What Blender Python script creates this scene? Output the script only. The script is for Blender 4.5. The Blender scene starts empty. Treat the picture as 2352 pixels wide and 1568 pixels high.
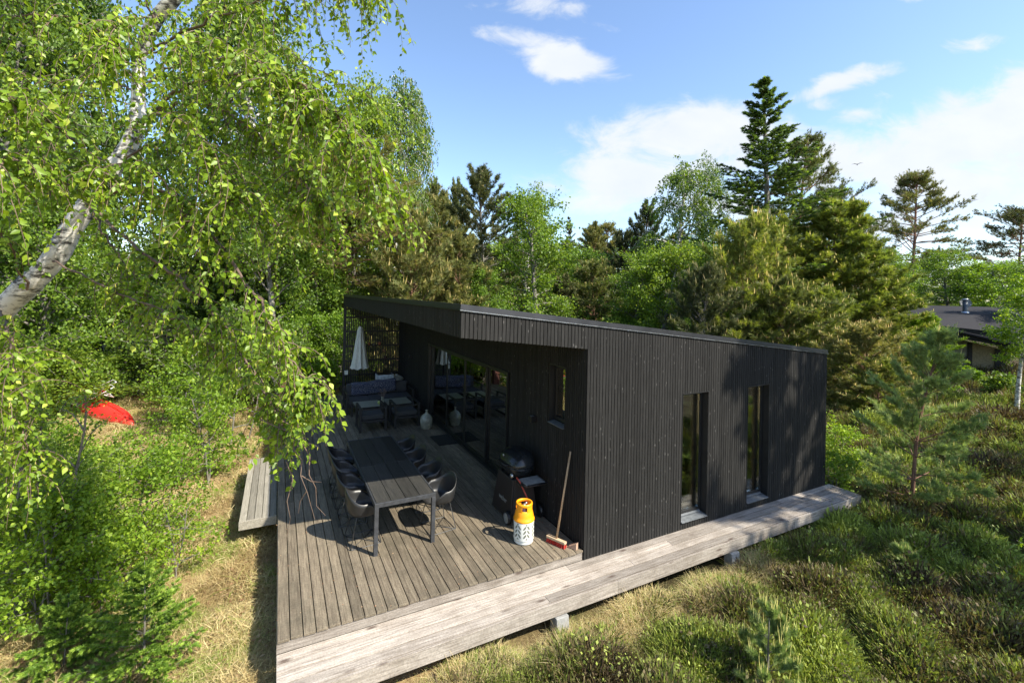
import bpy, bmesh, math, random
import numpy as np
from mathutils import Vector, Matrix
rad=math.radians
# ------------------------------------------------------------------ camera, sky, sun
S=bpy.context.scene; COL=S.collection
CAM=np.array([-3.9632,-5.2398,3.8005])
cr,cu,cf=np.array([0.88766058,-0.45996811,0.02209149]),np.array([-0.02348383,0.00269507,0.99972058]),np.array([0.45989912,0.88793135,0.00840951])
FPX=1032.3; PPY=784-118.6
cd=bpy.data.cameras.new('camera'); cam=bpy.data.objects.new('camera',cd); COL.objects.link(cam); S.camera=cam
M=Matrix(((cr[0],cu[0],-cf[0],CAM[0]),(cr[1],cu[1],-cf[1],CAM[1]),(cr[2],cu[2],-cf[2],CAM[2]),(0,0,0,1)))
cam.matrix_world=M
cd.sensor_width=36; cd.lens=FPX/2352*36; cd.shift_y=-118.6/2352; cd.clip_start=.05; cd.clip_end=2000
SUN_AZ=(0.575,-0.818); SUN_EL=45.0
S.view_settings.view_transform='Standard'; S.view_settings.look='None'; S.view_settings.gamma=1; S.view_settings.exposure=1.0
W=bpy.data.worlds.new('World'); S.world=W; W.use_nodes=True
def nd(nt,t,**k):
    n=nt.nodes.new(t)
    for a,b in k.items():
        if a.startswith('i_'):
            key=a[2:]; key=int(key) if key.isdigit() else key.replace('_',' ')
            n.inputs[key].default_value=b
        else: setattr(n,a,b)
    return n
def build_sky():
    nt=W.node_tree; nt.nodes.clear(); L=nt.links.new
    out=nd(nt,'ShaderNodeOutputWorld'); bg=nd(nt,'ShaderNodeBackground',i_Strength=0.15)
    sky=nd(nt,'ShaderNodeTexSky',sky_type='NISHITA',sun_disc=False,sun_elevation=rad(SUN_EL),sun_rotation=math.atan2(SUN_AZ[0],SUN_AZ[1]),air_density=1.0,dust_density=0.6,ozone_density=2.0)
    tc=nd(nt,'ShaderNodeTexCoord'); dirv=tc.outputs['Generated']
    def dot(v):
        n=nd(nt,'ShaderNodeVectorMath',operation='DOT_PRODUCT'); L(dirv,n.inputs[0]); n.inputs[1].default_value=tuple(v); return n.outputs['Value']
    def mth(op,a,b=None,clamp=False):
        n=nd(nt,'ShaderNodeMath',operation=op,use_clamp=clamp)
        for i,x in enumerate((a,b)):
            if x is None: continue
            if isinstance(x,(int,float)): n.inputs[i].default_value=x
            else: L(x,n.inputs[i])
        return n.outputs[0]
    fd=mth('MAXIMUM',mth('ABSOLUTE',dot(cf)),0.05)
    u=mth('DIVIDE',dot(cr),fd); v=mth('DIVIDE',dot(cu),fd)
    cmb=nd(nt,'ShaderNodeCombineXYZ'); L(u,cmb.inputs[0]); L(v,cmb.inputs[1])
    n1=nd(nt,'ShaderNodeTexNoise',i_Scale=7.0,i_Detail=10,i_Roughness=0.62,i_Distortion=0.5)
    mp=nd(nt,'ShaderNodeMapping'); mp.inputs['Scale'].default_value=(1,1.7,1); L(cmb.outputs[0],mp.inputs[0]); L(mp.outputs[0],n1.inputs['Vector'])
    # warped coordinates
    nw=nd(nt,'ShaderNodeTexNoise',i_Scale=3.0,i_Detail=6); L(cmb.outputs[0],nw.inputs['Vector'])
    sep=nd(nt,'ShaderNodeSeparateColor'); L(nw.outputs['Color'],sep.inputs[0])
    uw=mth('ADD',u,mth('MULTIPLY',mth('SUBTRACT',sep.outputs[0],.5),.16)); vw=mth('ADD',v,mth('MULTIPLY',mth('SUBTRACT',sep.outputs[1],.5),.10))
    blobs=[(1310,135,75,34,1.2,-8),(1215,90,80,17,.8,-12),(1275,15,70,25,.75,0),(1400,55,45,14,.5,-10),(1110,8,50,10,.5,0),
     (1570,330,180,62,1.15,5),(1500,400,200,60,1.05,10),(1760,300,130,45,.8,0),(1840,345,120,55,.9,0),
     (2330,290,190,78,1.3,12),(2160,350,240,62,1.25,10),(1980,365,160,55,1.15,8),(2300,400,260,60,1.0,0),
     (1930,195,110,17,.95,13),(2010,165,50,14,.7,10),(1890,235,55,18,.7,0),(1960,270,60,18,.8,0),(2250,105,75,12,.5,5),(2100,-5,90,12,.6,0),
     (1330,455,65,32,.8,0),(2120,505,260,38,.85,0),(1700,480,240,40,.7,0),(2165,250,30,9,.5,0),(1400,280,50,14,.5,0),(1030,285,40,9,.3,0)]
    tot=None
    for (px,py,rx,ry,am,tilt) in blobs:
        cx,cy=(px-1176)/FPX,(PPY-py)/FPX; c,s=math.cos(rad(tilt)),math.sin(rad(tilt))
        du=mth('SUBTRACT',uw,cx); dv=mth('SUBTRACT',vw,cy)
        a=mth('DIVIDE',mth('ADD',mth('MULTIPLY',du,c),mth('MULTIPLY',dv,s)),rx/FPX)
        b=mth('DIVIDE',mth('SUBTRACT',mth('MULTIPLY',dv,c),mth('MULTIPLY',du,s)),ry/FPX)
        r2=mth('ADD',mth('MULTIPLY',a,a),mth('MULTIPLY',b,b))
        g=mth('MULTIPLY',mth('POWER',2.718,mth('MULTIPLY',r2,-0.42)),am)
        tot=g if tot is None else mth('MAXIMUM',tot,g)
    m=mth('SUBTRACT',mth('ADD',mth('MULTIPLY',tot,1.1),mth('MULTIPLY',n1.outputs['Fac'],2.0)),1.37)
    mr=nd(nt,'ShaderNodeMapRange',interpolation_type='SMOOTHSTEP'); L(m,mr.inputs[0]); mr.inputs[1].default_value=0; mr.inputs[2].default_value=.72; mr.inputs[3].default_value=0.0; mr.inputs[4].default_value=.95
    n2=nd(nt,'ShaderNodeTexNoise',i_Scale=9.0,i_Detail=6); L(mp.outputs[0],n2.inputs['Vector'])
    cr_=nd(nt,'ShaderNodeMix',data_type='RGBA'); L(n2.outputs['Fac'],cr_.inputs[0]); cr_.inputs[6].default_value=(2.75,3.0,3.35,1); cr_.inputs[7].default_value=(3.45,3.5,3.52,1)
    tint=nd(nt,'ShaderNodeMix',data_type='RGBA',blend_type='MULTIPLY'); tint.inputs[0].default_value=1; L(sky.outputs[0],tint.inputs[6]); tint.inputs[7].default_value=(.97,.99,1.02,1)
    mx=nd(nt,'ShaderNodeMix',data_type='RGBA'); L(mr.outputs[0],mx.inputs[0]); L(tint.outputs[2],mx.inputs[6]); L(cr_.outputs[2],mx.inputs[7])
    L(mx.outputs[2],bg.inputs['Color']); L(bg.outputs[0],out.inputs[0])
build_sky()
sl=bpy.data.lights.new('sun','SUN'); sl.energy=5.0; sl.angle=rad(.53); sl.color=(1,.93,.79)
so=bpy.data.objects.new('sun',sl); COL.objects.link(so)
ce=math.cos(rad(SUN_EL)); so.rotation_euler=Vector((SUN_AZ[0]*ce,SUN_AZ[1]*ce,math.sin(rad(SUN_EL)))).to_track_quat('Z','Y').to_euler()
# ------------------------------------------------------------------ helpers
def ray(u,v): return cf+cr*(u-1176)/FPX-cu*(v-PPY)/FPX
def at(u,v,dep): return CAM+ray(u,v)*dep
def atz(u,v,z):
    d=ray(u,v); return CAM+d*((z-CAM[2])/d[2])
def tag(o,label=None,cat=None,group=None,kind=None):
    if label: o['label']=label
    if cat: o['category']=cat
    if group: o['group']=group
    if kind: o['kind']=kind
    return o
def empty(name,loc,label,cat,group=None,rz=0,parent=None):
    o=bpy.data.objects.new(name,None); COL.objects.link(o); o.location=tuple(loc); o.rotation_euler=(0,0,rz); o.empty_display_size=.2
    return tag(o,label,cat,group)
def copy_tree(o,parent=None):
    c=o.copy(); COL.objects.link(c)
    if parent is not None: c.parent=parent
    for ch in list(o.children): copy_tree(ch,c)
    return c
def link(name,me,mat,parent=None):
    o=bpy.data.objects.new(name,me); COL.objects.link(o)
    if mat is not None:
        for m in (mat if isinstance(mat,(list,tuple)) else [mat]): me.materials.append(m)
    if parent is not None: o.parent=parent
    return o
class MB:
    def __init__(s): s.v=[]; s.f=[]; s.r=[]; s.sm=[]
    def add(s,vs,fs,rnd=None,smooth=False):
        b=len(s.v); s.v+= [tuple(map(float,p)) for p in vs]; r=random.random() if rnd is None else rnd
        for f in fs: s.f.append(tuple(i+b for i in f)); s.r.append(r); s.sm.append(smooth)
    def box(s,x0,x1,y0,y1,z0,z1,rnd=None):
        s.hexa([(x0,y0,z0),(x1,y0,z0),(x1,y1,z0),(x0,y1,z0),(x0,y0,z1),(x1,y0,z1),(x1,y1,z1),(x0,y1,z1)],rnd)
    def hexa(s,c,rnd=None): s.add(c,[(3,2,1,0),(4,5,6,7),(0,1,5,4),(1,2,6,5),(2,3,7,6),(3,0,4,7)],rnd)
    def bar(s,a,b,w,h=None,up=(0,0,1),rnd=None):
        h=w if h is None else h; a,b=Vector(a),Vector(b); d=(b-a).normalized(); u=Vector(up)
        if abs(d.dot(u))>.95: u=Vector((0,1,0))
        x=d.cross(u).normalized(); y=x.cross(d); x*=w/2; y*=h/2
        s.hexa([a-x-y,a+x-y,b+x-y,b-x-y,a-x+y,a+x+y,b+x+y,b-x+y],rnd)
    def tube(s,pts,rs,n=8,cap=True,rnd=None):
        P=[Vector(p) for p in pts]; rs=[rs]*len(P) if isinstance(rs,(int,float)) else rs
        vs=[];fs=[]; prev=None
        for i,p in enumerate(P):
            d=(P[min(i+1,len(P)-1)]-P[max(i-1,0)]).normalized()
            if prev is None: a=d.orthogonal().normalized()
            else:
                a=prev-d*prev.dot(d); a=a.normalized() if a.length>1e-6 else d.orthogonal().normalized()
            prev=a; b=d.cross(a)
            for k in range(n):
                t=2*math.pi*k/n; vs.append(p+(a*math.cos(t)+b*math.sin(t))*rs[i])
        for i in range(len(P)-1):
            for k in range(n): fs.append((i*n+k,i*n+(k+1)%n,(i+1)*n+(k+1)%n,(i+1)*n+k))
        if cap: fs.append(tuple(range(n-1,-1,-1))); fs.append(tuple((len(P)-1)*n+k for k in range(n)))
        s.add(vs,fs,rnd,True)
    def lathe(s,prof,c=(0,0,0),n=24,rnd=None,ax='z'):
        vs=[];fs=[]
        for (r,z) in prof:
            for k in range(n):
                t=2*math.pi*k/n; q=(r*math.cos(t),r*math.sin(t),z)
                if ax=='x': q=(q[2],q[0],q[1])
                if ax=='y': q=(q[0],q[2],q[1])
                vs.append((q[0]+c[0],q[1]+c[1],q[2]+c[2]))
        for i in range(len(prof)-1):
            for k in range(n): fs.append((i*n+k,i*n+(k+1)%n,(i+1)*n+(k+1)%n,(i+1)*n+k))
        s.add(vs,fs,rnd,True)
    def build(s,name,mat,parent=None,bevel=0,auto=True):
        me=bpy.data.meshes.new(name); me.from_pydata(s.v,[],s.f); 
        at_=me.attributes.new('rnd','FLOAT','FACE'); at_.data.foreach_set('value',np.array(s.r,np.float32))
        me.polygons.foreach_set('use_smooth',np.array(s.sm,bool)); me.update()
        o=link(name,me,mat,parent)
        if bevel:
            m=o.modifiers.new('bevel','BEVEL'); m.width=bevel; m.segments=2; m.limit_method='ANGLE'
        return o
def one(name,mat,parent,fn,*a,bevel=0,**k):
    m=MB(); getattr(m,fn)(*a,**k); return m.build(name,mat,parent,bevel)
# ---- numpy meshes made of many copies of small templates
def np_mesh(name,V,F,R=None,smooth=False):
    me=bpy.data.meshes.new(name); F=np.asarray(F,np.int32); k=F.shape[1]
    me.vertices.add(len(V)); me.vertices.foreach_set('co',np.asarray(V,np.float32).ravel())
    me.loops.add(F.size); me.loops.foreach_set('vertex_index',F.ravel())
    me.polygons.add(len(F)); me.polygons.foreach_set('loop_start',np.arange(0,F.size,k,dtype=np.int32))
    if smooth: me.polygons.foreach_set('use_smooth',np.ones(len(F),bool))
    if R is not None:
        a=me.attributes.new('rnd','FLOAT','FACE'); a.data.foreach_set('value',np.asarray(R,np.float32))
    me.update(calc_edges=True); return me
def norm(a): return a/np.maximum(np.linalg.norm(a,axis=-1,keepdims=True),1e-9)
def inst(T,F,P,A,N,sc,R=None,rng=None):
    """T template (k,3) with y = axis, z = normal; P origins, A axes, N approx normals, sc scale (n,) or (n,3)"""
    T=np.asarray(T,float);F=np.asarray(F); n=len(P); A=norm(A); X=norm(np.cross(A,N)); Z=np.cross(X,A)
    sc=np.asarray(sc,float); sc=np.repeat(sc[:,None],3,1) if sc.ndim==1 else sc
    V=(P[:,None,:]+X[:,None,:]*(T[None,:,0:1]*sc[:,None,0:1])+A[:,None,:]*(T[None,:,1:2]*sc[:,None,1:2])+Z[:,None,:]*(T[None,:,2:3]*sc[:,None,2:3]))
    Fa=(F[None]+(np.arange(n)*len(T))[:,None,None]).reshape(-1,F.shape[1])
    R=np.random.rand(n) if R is None else R
    return V.reshape(-1,3),Fa,np.repeat(R,len(F))
def join(parts):
    V=[];F=[];R=[];b=0
    for v,f,r in parts: V.append(v);F.append(f+b);R.append(r);b+=len(v)
    return np.concatenate(V),np.concatenate(F),np.concatenate(R)
# ------------------------------------------------------------------ materials
def mat(name,base=(.5,.5,.5),rough=.6,metal=0,spec=.5,**kw):
    m=bpy.data.materials.new(name); m.use_nodes=True; nt=m.node_tree; p=nt.nodes['Principled BSDF']
    p.inputs['Base Color'].default_value=(*base,1); p.inputs['Roughness'].default_value=rough; p.inputs['Metallic'].default_value=metal; p.inputs['Specular IOR Level'].default_value=spec
    # slight surface variation everywhere
    tc=nd(nt,'ShaderNodeTexCoord'); n=nd(nt,'ShaderNodeTexNoise',i_Scale=kw.get('ns',14.0),i_Detail=5); nt.links.new(tc.outputs['Object'],n.inputs['Vector'])
    r=nd(nt,'ShaderNodeValToRGB'); v=kw.get('var',.25); r.color_ramp.elements[0].position=.3; r.color_ramp.elements[1].position=.7
    r.color_ramp.elements[0].color=(*[c*(1-v) for c in base],1); r.color_ramp.elements[1].color=(*[min(1,c*(1+v)) for c in base],1)
    nt.links.new(n.outputs['Fac'],r.inputs[0]); nt.links.new(r.outputs[0],p.inputs['Base Color'])
    mr=nd(nt,'ShaderNodeMapRange'); mr.inputs[3].default_value=max(0,rough-.08); mr.inputs[4].default_value=min(1,rough+.1); nt.links.new(n.outputs['Fac'],mr.inputs[0]); nt.links.new(mr.outputs[0],p.inputs['Roughness'])
    return m
def leafmat(name,cols,rough=.5,trans=.35,spec=.4,tcol=None):
    """cols: list of (pos,(r,g,b)) picked by each leaf's own random value"""
    m=bpy.data.materials.new(name); m.use_nodes=True; nt=m.node_tree; L=nt.links.new; p=nt.nodes['Principled BSDF']; out=nt.nodes['Material Output']
    a=nd(nt,'ShaderNodeAttribute',attribute_name='rnd'); r=nd(nt,'ShaderNodeValToRGB'); e=r.color_ramp.elements
    oi=nd(nt,'ShaderNodeObjectInfo')
    while len(e)<len(cols): e.new(.5)
    for i,(ps,c) in enumerate(cols): e[i].position=ps; e[i].color=(*c,1)
    L(a.outputs['Fac'],r.inputs[0])
    hs=nd(nt,'ShaderNodeHueSaturation'); L(r.outputs[0],hs.inputs['Color'])
    mr=nd(nt,'ShaderNodeMapRange'); L(oi.outputs['Random'],mr.inputs[0]); mr.inputs[3].default_value=.82; mr.inputs[4].default_value=1.15; L(mr.outputs[0],hs.inputs['Value'])
    mr2=nd(nt,'ShaderNodeMapRange'); L(oi.outputs['Random'],mr2.inputs[0]); mr2.inputs[3].default_value=.512; mr2.inputs[4].default_value=.49; L(mr2.outputs[0],hs.inputs['Hue'])
    L(hs.outputs[0],p.inputs['Base Color']); p.inputs['Roughness'].default_value=rough; p.inputs['Specular IOR Level'].default_value=spec
    t=nd(nt,'ShaderNodeBsdfTranslucent'); h=nd(nt,'ShaderNodeMix',data_type='RGBA',blend_type='MULTIPLY'); h.inputs[0].default_value=1; L(hs.outputs[0],h.inputs[6]); h.inputs[7].default_value=(*(tcol or (1.5,1.45,.6)),1); L(h.outputs[2],t.inputs['Color'])
    mx=nd(nt,'ShaderNodeMixShader'); mx.inputs[0].default_value=trans; L(p.outputs[0],mx.inputs[1]); L(t.outputs[0],mx.inputs[2]); L(mx.outputs[0],out.inputs[0])
    return m
def woodmat(name,c0,c1,axis='y',stain=(.12,.1,.08),knots=.0,rough=.75,amt=.45):
    m=bpy.data.materials.new(name); m.use_nodes=True; nt=m.node_tree; L=nt.links.new; p=nt.nodes['Principled BSDF']
    tc=nd(nt,'ShaderNodeTexCoord'); mp=nd(nt,'ShaderNodeMapping'); s={'y':(28,1.1,28),'x':(1.1,28,28),'z':(28,28,1.1)}[axis]; mp.inputs['Scale'].default_value=s
    a=nd(nt,'ShaderNodeAttribute',attribute_name='rnd'); ad=nd(nt,'ShaderNodeVectorMath',operation='SCALE'); ad.inputs[0].default_value=(13,7,5); L(a.outputs['Fac'],ad.inputs['Scale'])
    av=nd(nt,'ShaderNodeVectorMath',operation='ADD'); L(tc.outputs['Object'],av.inputs[0]); L(ad.outputs[0],av.inputs[1])
    L(av.outputs[0],mp.inputs[0])
    g=nd(nt,'ShaderNodeTexNoise',i_Scale=2.2,i_Detail=7,i_Roughness=.65,i_Distortion=.6); L(mp.outputs[0],g.inputs['Vector'])
    r=nd(nt,'ShaderNodeValToRGB'); r.color_ramp.elements[0].position=.32; r.color_ramp.elements[1].position=.68; r.color_ramp.elements[0].color=(*c0,1); r.color_ramp.elements[1].color=(*c1,1); L(g.outputs['Fac'],r.inputs[0])
    b=nd(nt,'ShaderNodeTexNoise',i_Scale=1.7,i_Detail=6,i_Roughness=.7); L(tc.outputs['Object'],b.inputs['Vector'])
    br=nd(nt,'ShaderNodeMapRange'); L(b.outputs['Fac'],br.inputs[0]); br.inputs[1].default_value=.45; br.inputs[2].default_value=.75; br.inputs[4].default_value=amt
    mx=nd(nt,'ShaderNodeMix',data_type='RGBA'); L(br.outputs[0],mx.inputs[0]); L(r.outputs[0],mx.inputs[6]); mx.inputs[7].default_value=(*stain,1)
    # per board value
    hs=nd(nt,'ShaderNodeHueSaturation'); mr=nd(nt,'ShaderNodeMapRange'); L(a.outputs['Fac'],mr.inputs[0]); mr.inputs[3].default_value=.70; mr.inputs[4].default_value=1.25; L(mr.outputs[0],hs.inputs['Value']); L(mx.outputs[2],hs.inputs['Color'])
    # fine speckle (dirt, lichen)
    f=nd(nt,'ShaderNodeTexNoise',i_Scale=55.0,i_Detail=4,i_Roughness=.7); L(tc.outputs['Object'],f.inputs['Vector'])
    fr=nd(nt,'ShaderNodeMapRange'); L(f.outputs['Fac'],fr.inputs[0]); fr.inputs[1].default_value=.3; fr.inputs[2].default_value=.7; fr.inputs[3].default_value=.72; fr.inputs[4].default_value=1.25
    ml=nd(nt,'ShaderNodeMix',data_type='RGBA',blend_type='MULTIPLY'); ml.inputs[0].default_value=1; L(hs.outputs[0],ml.inputs[6]); L(fr.outputs[0],ml.inputs[7])
    last=ml.outputs[2]
    if knots:
        mk=nd(nt,'ShaderNodeMapping'); mk.inputs['Scale'].default_value={'y':(7,2.2,7),'x':(2.2,7,7),'z':(7,7,2.2)}[axis]; L(av.outputs[0],mk.inputs[0])
        vo=nd(nt,'ShaderNodeTexVoronoi',i_Scale=1.0); L(mk.outputs[0],vo.inputs['Vector'])
        kr=nd(nt,'ShaderNodeMapRange'); L(vo.outputs['Distance'],kr.inputs[0]); kr.inputs[1].default_value=.06; kr.inputs[2].default_value=.2; kr.inputs[3].default_value=knots; kr.inputs[4].default_value=0
        mk2=nd(nt,'ShaderNodeMix',data_type='RGBA'); L(kr.outputs[0],mk2.inputs[0]); L(last,mk2.inputs[6]); mk2.inputs[7].default_value=(.07,.045,.035,1); last=mk2.outputs[2]
    L(last,p.inputs['Base Color']); p.inputs['Roughness'].default_value=rough; p.inputs['Specular IOR Level'].default_value=.3
    bp=nd(nt,'ShaderNodeBump',i_Strength=.35,i_Distance=.004); L(g.outputs['Fac'],bp.inputs['Height']); L(bp.outputs[0],p.inputs['Normal'])
    return m
def claddingmat():
    m=bpy.data.materials.new('black_stained_boards'); m.use_nodes=True; nt=m.node_tree; L=nt.links.new; p=nt.nodes['Principled BSDF']
    tc=nd(nt,'ShaderNodeTexCoord'); a=nd(nt,'ShaderNodeAttribute',attribute_name='rnd')
    ad=nd(nt,'ShaderNodeVectorMath',operation='SCALE'); ad.inputs[0].default_value=(0,0,17); L(a.outputs['Fac'],ad.inputs['Scale']); av=nd(nt,'ShaderNodeVectorMath',operation='ADD'); L(tc.outputs['Object'],av.inputs[0]); L(ad.outputs[0],av.inputs[1])
    mp=nd(nt,'ShaderNodeMapping'); mp.inputs['Scale'].default_value=(30,30,1.5); L(av.outputs[0],mp.inputs[0])
    g=nd(nt,'ShaderNodeTexNoise',i_Scale=2.5,i_Detail=6,i_Roughness=.6); L(mp.outputs[0],g.inputs['Vector'])
    r=nd(nt,'ShaderNodeValToRGB'); r.color_ramp.elements[0].position=.3; r.color_ramp.elements[1].position=.75; r.color_ramp.elements[0].color=(.014,.0137,.0133,1); r.color_ramp.elements[1].color=(.035,.0342,.033,1); L(g.outputs['Fac'],r.inputs[0])
    mk=nd(nt,'ShaderNodeMapping'); mk.inputs['Scale'].default_value=(16,16,6); L(av.outputs[0],mk.inputs[0])
    vo=nd(nt,'ShaderNodeTexVoronoi',i_Scale=1.0); L(mk.outputs[0],vo.inputs['Vector'])
    kr=nd(nt,'ShaderNodeMapRange'); L(vo.outputs['Distance'],kr.inputs[0]); kr.inputs[1].default_value=.05; kr.inputs[2].default_value=.16; kr.inputs[3].default_value=.7; kr.inputs[4].default_value=0
    f=nd(nt,'ShaderNodeTexNoise',i_Scale=2.0,i_Detail=3); L(tc.outputs['Object'],f.inputs['Vector'])
    m2=nd(nt,'ShaderNodeMath',operation='MULTIPLY'); L(kr.outputs[0],m2.inputs[0]); L(f.outputs['Fac'],m2.inputs[1])
    mx=nd(nt,'ShaderNodeMix',data_type='RGBA'); L(m2.outputs[0],mx.inputs[0]); L(r.outputs[0],mx.inputs[6]); mx.inputs[7].default_value=(.22,.21,.2,1)
    hs=nd(nt,'ShaderNodeHueSaturation'); mr=nd(nt,'ShaderNodeMapRange'); L(a.outputs['Fac'],mr.inputs[0]); mr.inputs[3].default_value=.85; mr.inputs[4].default_value=1.2; L(mr.outputs[0],hs.inputs['Value']); L(mx.outputs[2],hs.inputs['Color'])
    L(hs.outputs[0],p.inputs['Base Color']); p.inputs['Roughness'].default_value=.7; p.inputs['Specular IOR Level'].default_value=.12
    bp=nd(nt,'ShaderNodeBump',i_Strength=.3,i_Distance=.003); L(g.outputs['Fac'],bp.inputs['Height']); L(bp.outputs[0],p.inputs['Normal'])
    return m
def glassmat(name='window_glass',tint=(.75,.8,.78),refl=1.0):
    m=bpy.data.materials.new(name); m.use_nodes=True; nt=m.node_tree; L=nt.links.new; out=nt.nodes['Material Output']; nt.nodes.remove(nt.nodes['Principled BSDF'])
    t=nd(nt,'ShaderNodeBsdfTransparent'); t.inputs[0].default_value=(*tint,1); g=nd(nt,'ShaderNodeBsdfGlossy'); g.inputs['Roughness'].default_value=.015; g.inputs['Color'].default_value=(.95,.97,.96,1)
    fr=nd(nt,'ShaderNodeFresnel',i_IOR=1.75); mu=nd(nt,'ShaderNodeMath',operation='MULTIPLY_ADD',use_clamp=True); L(fr.outputs[0],mu.inputs[0]); mu.inputs[1].default_value=2.0*refl; mu.inputs[2].default_value=.10*refl
    mx=nd(nt,'ShaderNodeMixShader'); L(mu.outputs[0],mx.inputs[0]); L(t.outputs[0],mx.inputs[1]); L(g.outputs[0],mx.inputs[2]); L(mx.outputs[0],out.inputs[0]); return m
def barkmat(name,c0,c1,scale=(6,6,1.5),white=False):
    m=bpy.data.materials.new(name); m.use_nodes=True; nt=m.node_tree; L=nt.links.new; p=nt.nodes['Principled BSDF']
    tc=nd(nt,'ShaderNodeTexCoord'); mp=nd(nt,'ShaderNodeMapping'); mp.inputs['Scale'].default_value=scale; L(tc.outputs['Object'],mp.inputs[0])
    n=nd(nt,'ShaderNodeTexNoise',i_Scale=2.0,i_Detail=8,i_Roughness=.7); L(mp.outputs[0],n.inputs['Vector'])
    r=nd(nt,'ShaderNodeValToRGB'); e=r.color_ramp.elements; e[0].position=.42 if white else .35; e[1].position=.53 if white else .65; e[0].color=(*c0,1); e[1].color=(*c1,1); L(n.outputs['Fac'],r.inputs[0]); L(r.outputs[0],p.inputs['Base Color'])
    p.inputs['Roughness'].default_value=.8; bp=nd(nt,'ShaderNodeBump',i_Strength=.6,i_Distance=.01); L(n.outputs['Fac'],bp.inputs['Height']); L(bp.outputs[0],p.inputs['Normal']); return m
MT=dict(
 clad=claddingmat(), backing=mat('black_backing',(.006,.006,.006),.9,spec=.1),
 deck=woodmat('weathered_deck_boards',(.09,.07,.05),(.24,.2,.143),'y',(.07,.064,.046),amt=.8),
 step=woodmat('pale_weathered_boards',(.19,.16,.135),(.46,.415,.365),'x',(.17,.14,.11),knots=.85,amt=.75),
 platform=woodmat('grey_platform_boards',(.17,.155,.125),(.31,.285,.235),'y',(.13,.12,.1)),
 metal=mat('black_roof_trim',(.03,.03,.032),.38,.5,ns=3), drip=mat('bright_drip_edge',(.35,.37,.4),.3,.8),
 roof=mat('roof_felt',(.035,.035,.037),.9), frame=mat('black_window_frame',(.012,.012,.013),.45), sill=mat('grey_metal_sill',(.13,.14,.15),.5,.2),
 glass=glassmat(), glassc=glassmat('clear_window_glass',(.9,.92,.9),.4), intfloor=mat('interior_floor',(.18,.12,.07),.5), intwall=mat('interior_plywood',(.55,.33,.15),.7), interiorwood=woodmat('interior_wood',(.3,.17,.07),(.5,.3,.13),'z',(.3,.15,.06)),
 concrete=mat('concrete_block',(.27,.27,.26),.9,ns=25), tabletop=woodmat('dark_table_boards',(.02,.02,.019),(.05,.048,.043),'y',(.03,.028,.025),rough=.5), tmetal=mat('dark_table_metal',(.055,.058,.065),.42,.3),
 shell=mat('dark_brown_plastic',(.022,.0222,.023),.38,ns=5), wire=mat('dark_steel_wire',(.07,.07,.07),.35,.6),
 black=mat('black_plastic',(.012,.012,.013),.35), grillbody=mat('brown_black_resin',(.02,.015,.014),.55), lid=mat('black_enamel_lid',(.014,.016,.018),.22), steel=mat('brushed_steel',(.5,.5,.5),.3,.9), greyplastic=mat('grey_plastic',(.22,.22,.21),.5),
 orange=mat('orange_plastic',(.9,.33,.008),.35,var=.06), white=mat('white_plastic',(.72,.73,.68),.4,var=.06), hole=mat('grey_vessel',(.16,.17,.14),.6), hose=mat('red_hose',(.3,.035,.02),.45),
 handle=woodmat('broom_handle_wood',(.42,.27,.15),(.6,.42,.26),'z',(.4,.24,.14)), broomwood=woodmat('broom_head_wood',(.4,.3,.19),(.55,.42,.28),'x',(.35,.25,.15)), bristle=leafmat('red_bristles',[(0,(.45,.02,.02)),(1,(.75,.09,.06))],trans=.1,tcol=(1,1,1)),
 brick=mat('wood_offcut',(.42,.27,.19),.8), canvas=mat('cream_canvas',(.62,.62,.56),.85,var=.08), furn=mat('black_furniture_frame',(.018,.018,.02),.5), cushion=mat('slate_cushion',(.05,.05,.053),.9,var=.12), cofftop=mat('coffee_table_top',(.28,.28,.22),.35), 
 mat=mat('black_doormat',(.01,.01,.01),.95), demi=mat('grey_green_glass',(.27,.27,.22),.25,var=.4,ns=5), whitebox=mat('white_box',(.62,.66,.68),.5), sack=mat('sack_cloth',(.4,.38,.3),.9), terracotta=mat('terracotta',(.4,.14,.07),.8),
 kayak=mat('red_kayak',(.85,.035,.03),.35,var=.08,ns=2), whitetube=mat('white_tube',(.8,.82,.85),.4), redcloth=mat('red_cloth',(.6,.03,.05),.8), rust=mat('red_brown_wood',(.13,.05,.04),.8),
 nroof=mat('neighbour_roof_felt',(.03,.029,.032),.95,spec=.12,var=.1), nblack=mat('neighbour_black_timber',(.015,.015,.015),.7), nwall=mat('neighbour_pale_wall',(.2,.2,.17),.8), nyel=mat('neighbour_yellow_wall',(.24,.2,.12),.8), galv=mat('galvanised',(.5,.53,.56),.35,.7),
 bark_w=barkmat('birch_bark',(.05,.045,.04),(.62,.6,.55),(3,3,7),True), bark_d=barkmat('dark_bark',(.03,.025,.02),(.12,.1,.08)), bark_r=barkmat('pine_bark',(.09,.05,.035),(.3,.15,.09)), bark_g=barkmat('grey_bark',(.07,.065,.055),(.24,.22,.19)), twig=barkmat('twig_bark',(.09,.055,.04),(.2,.14,.1)),
)
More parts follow.
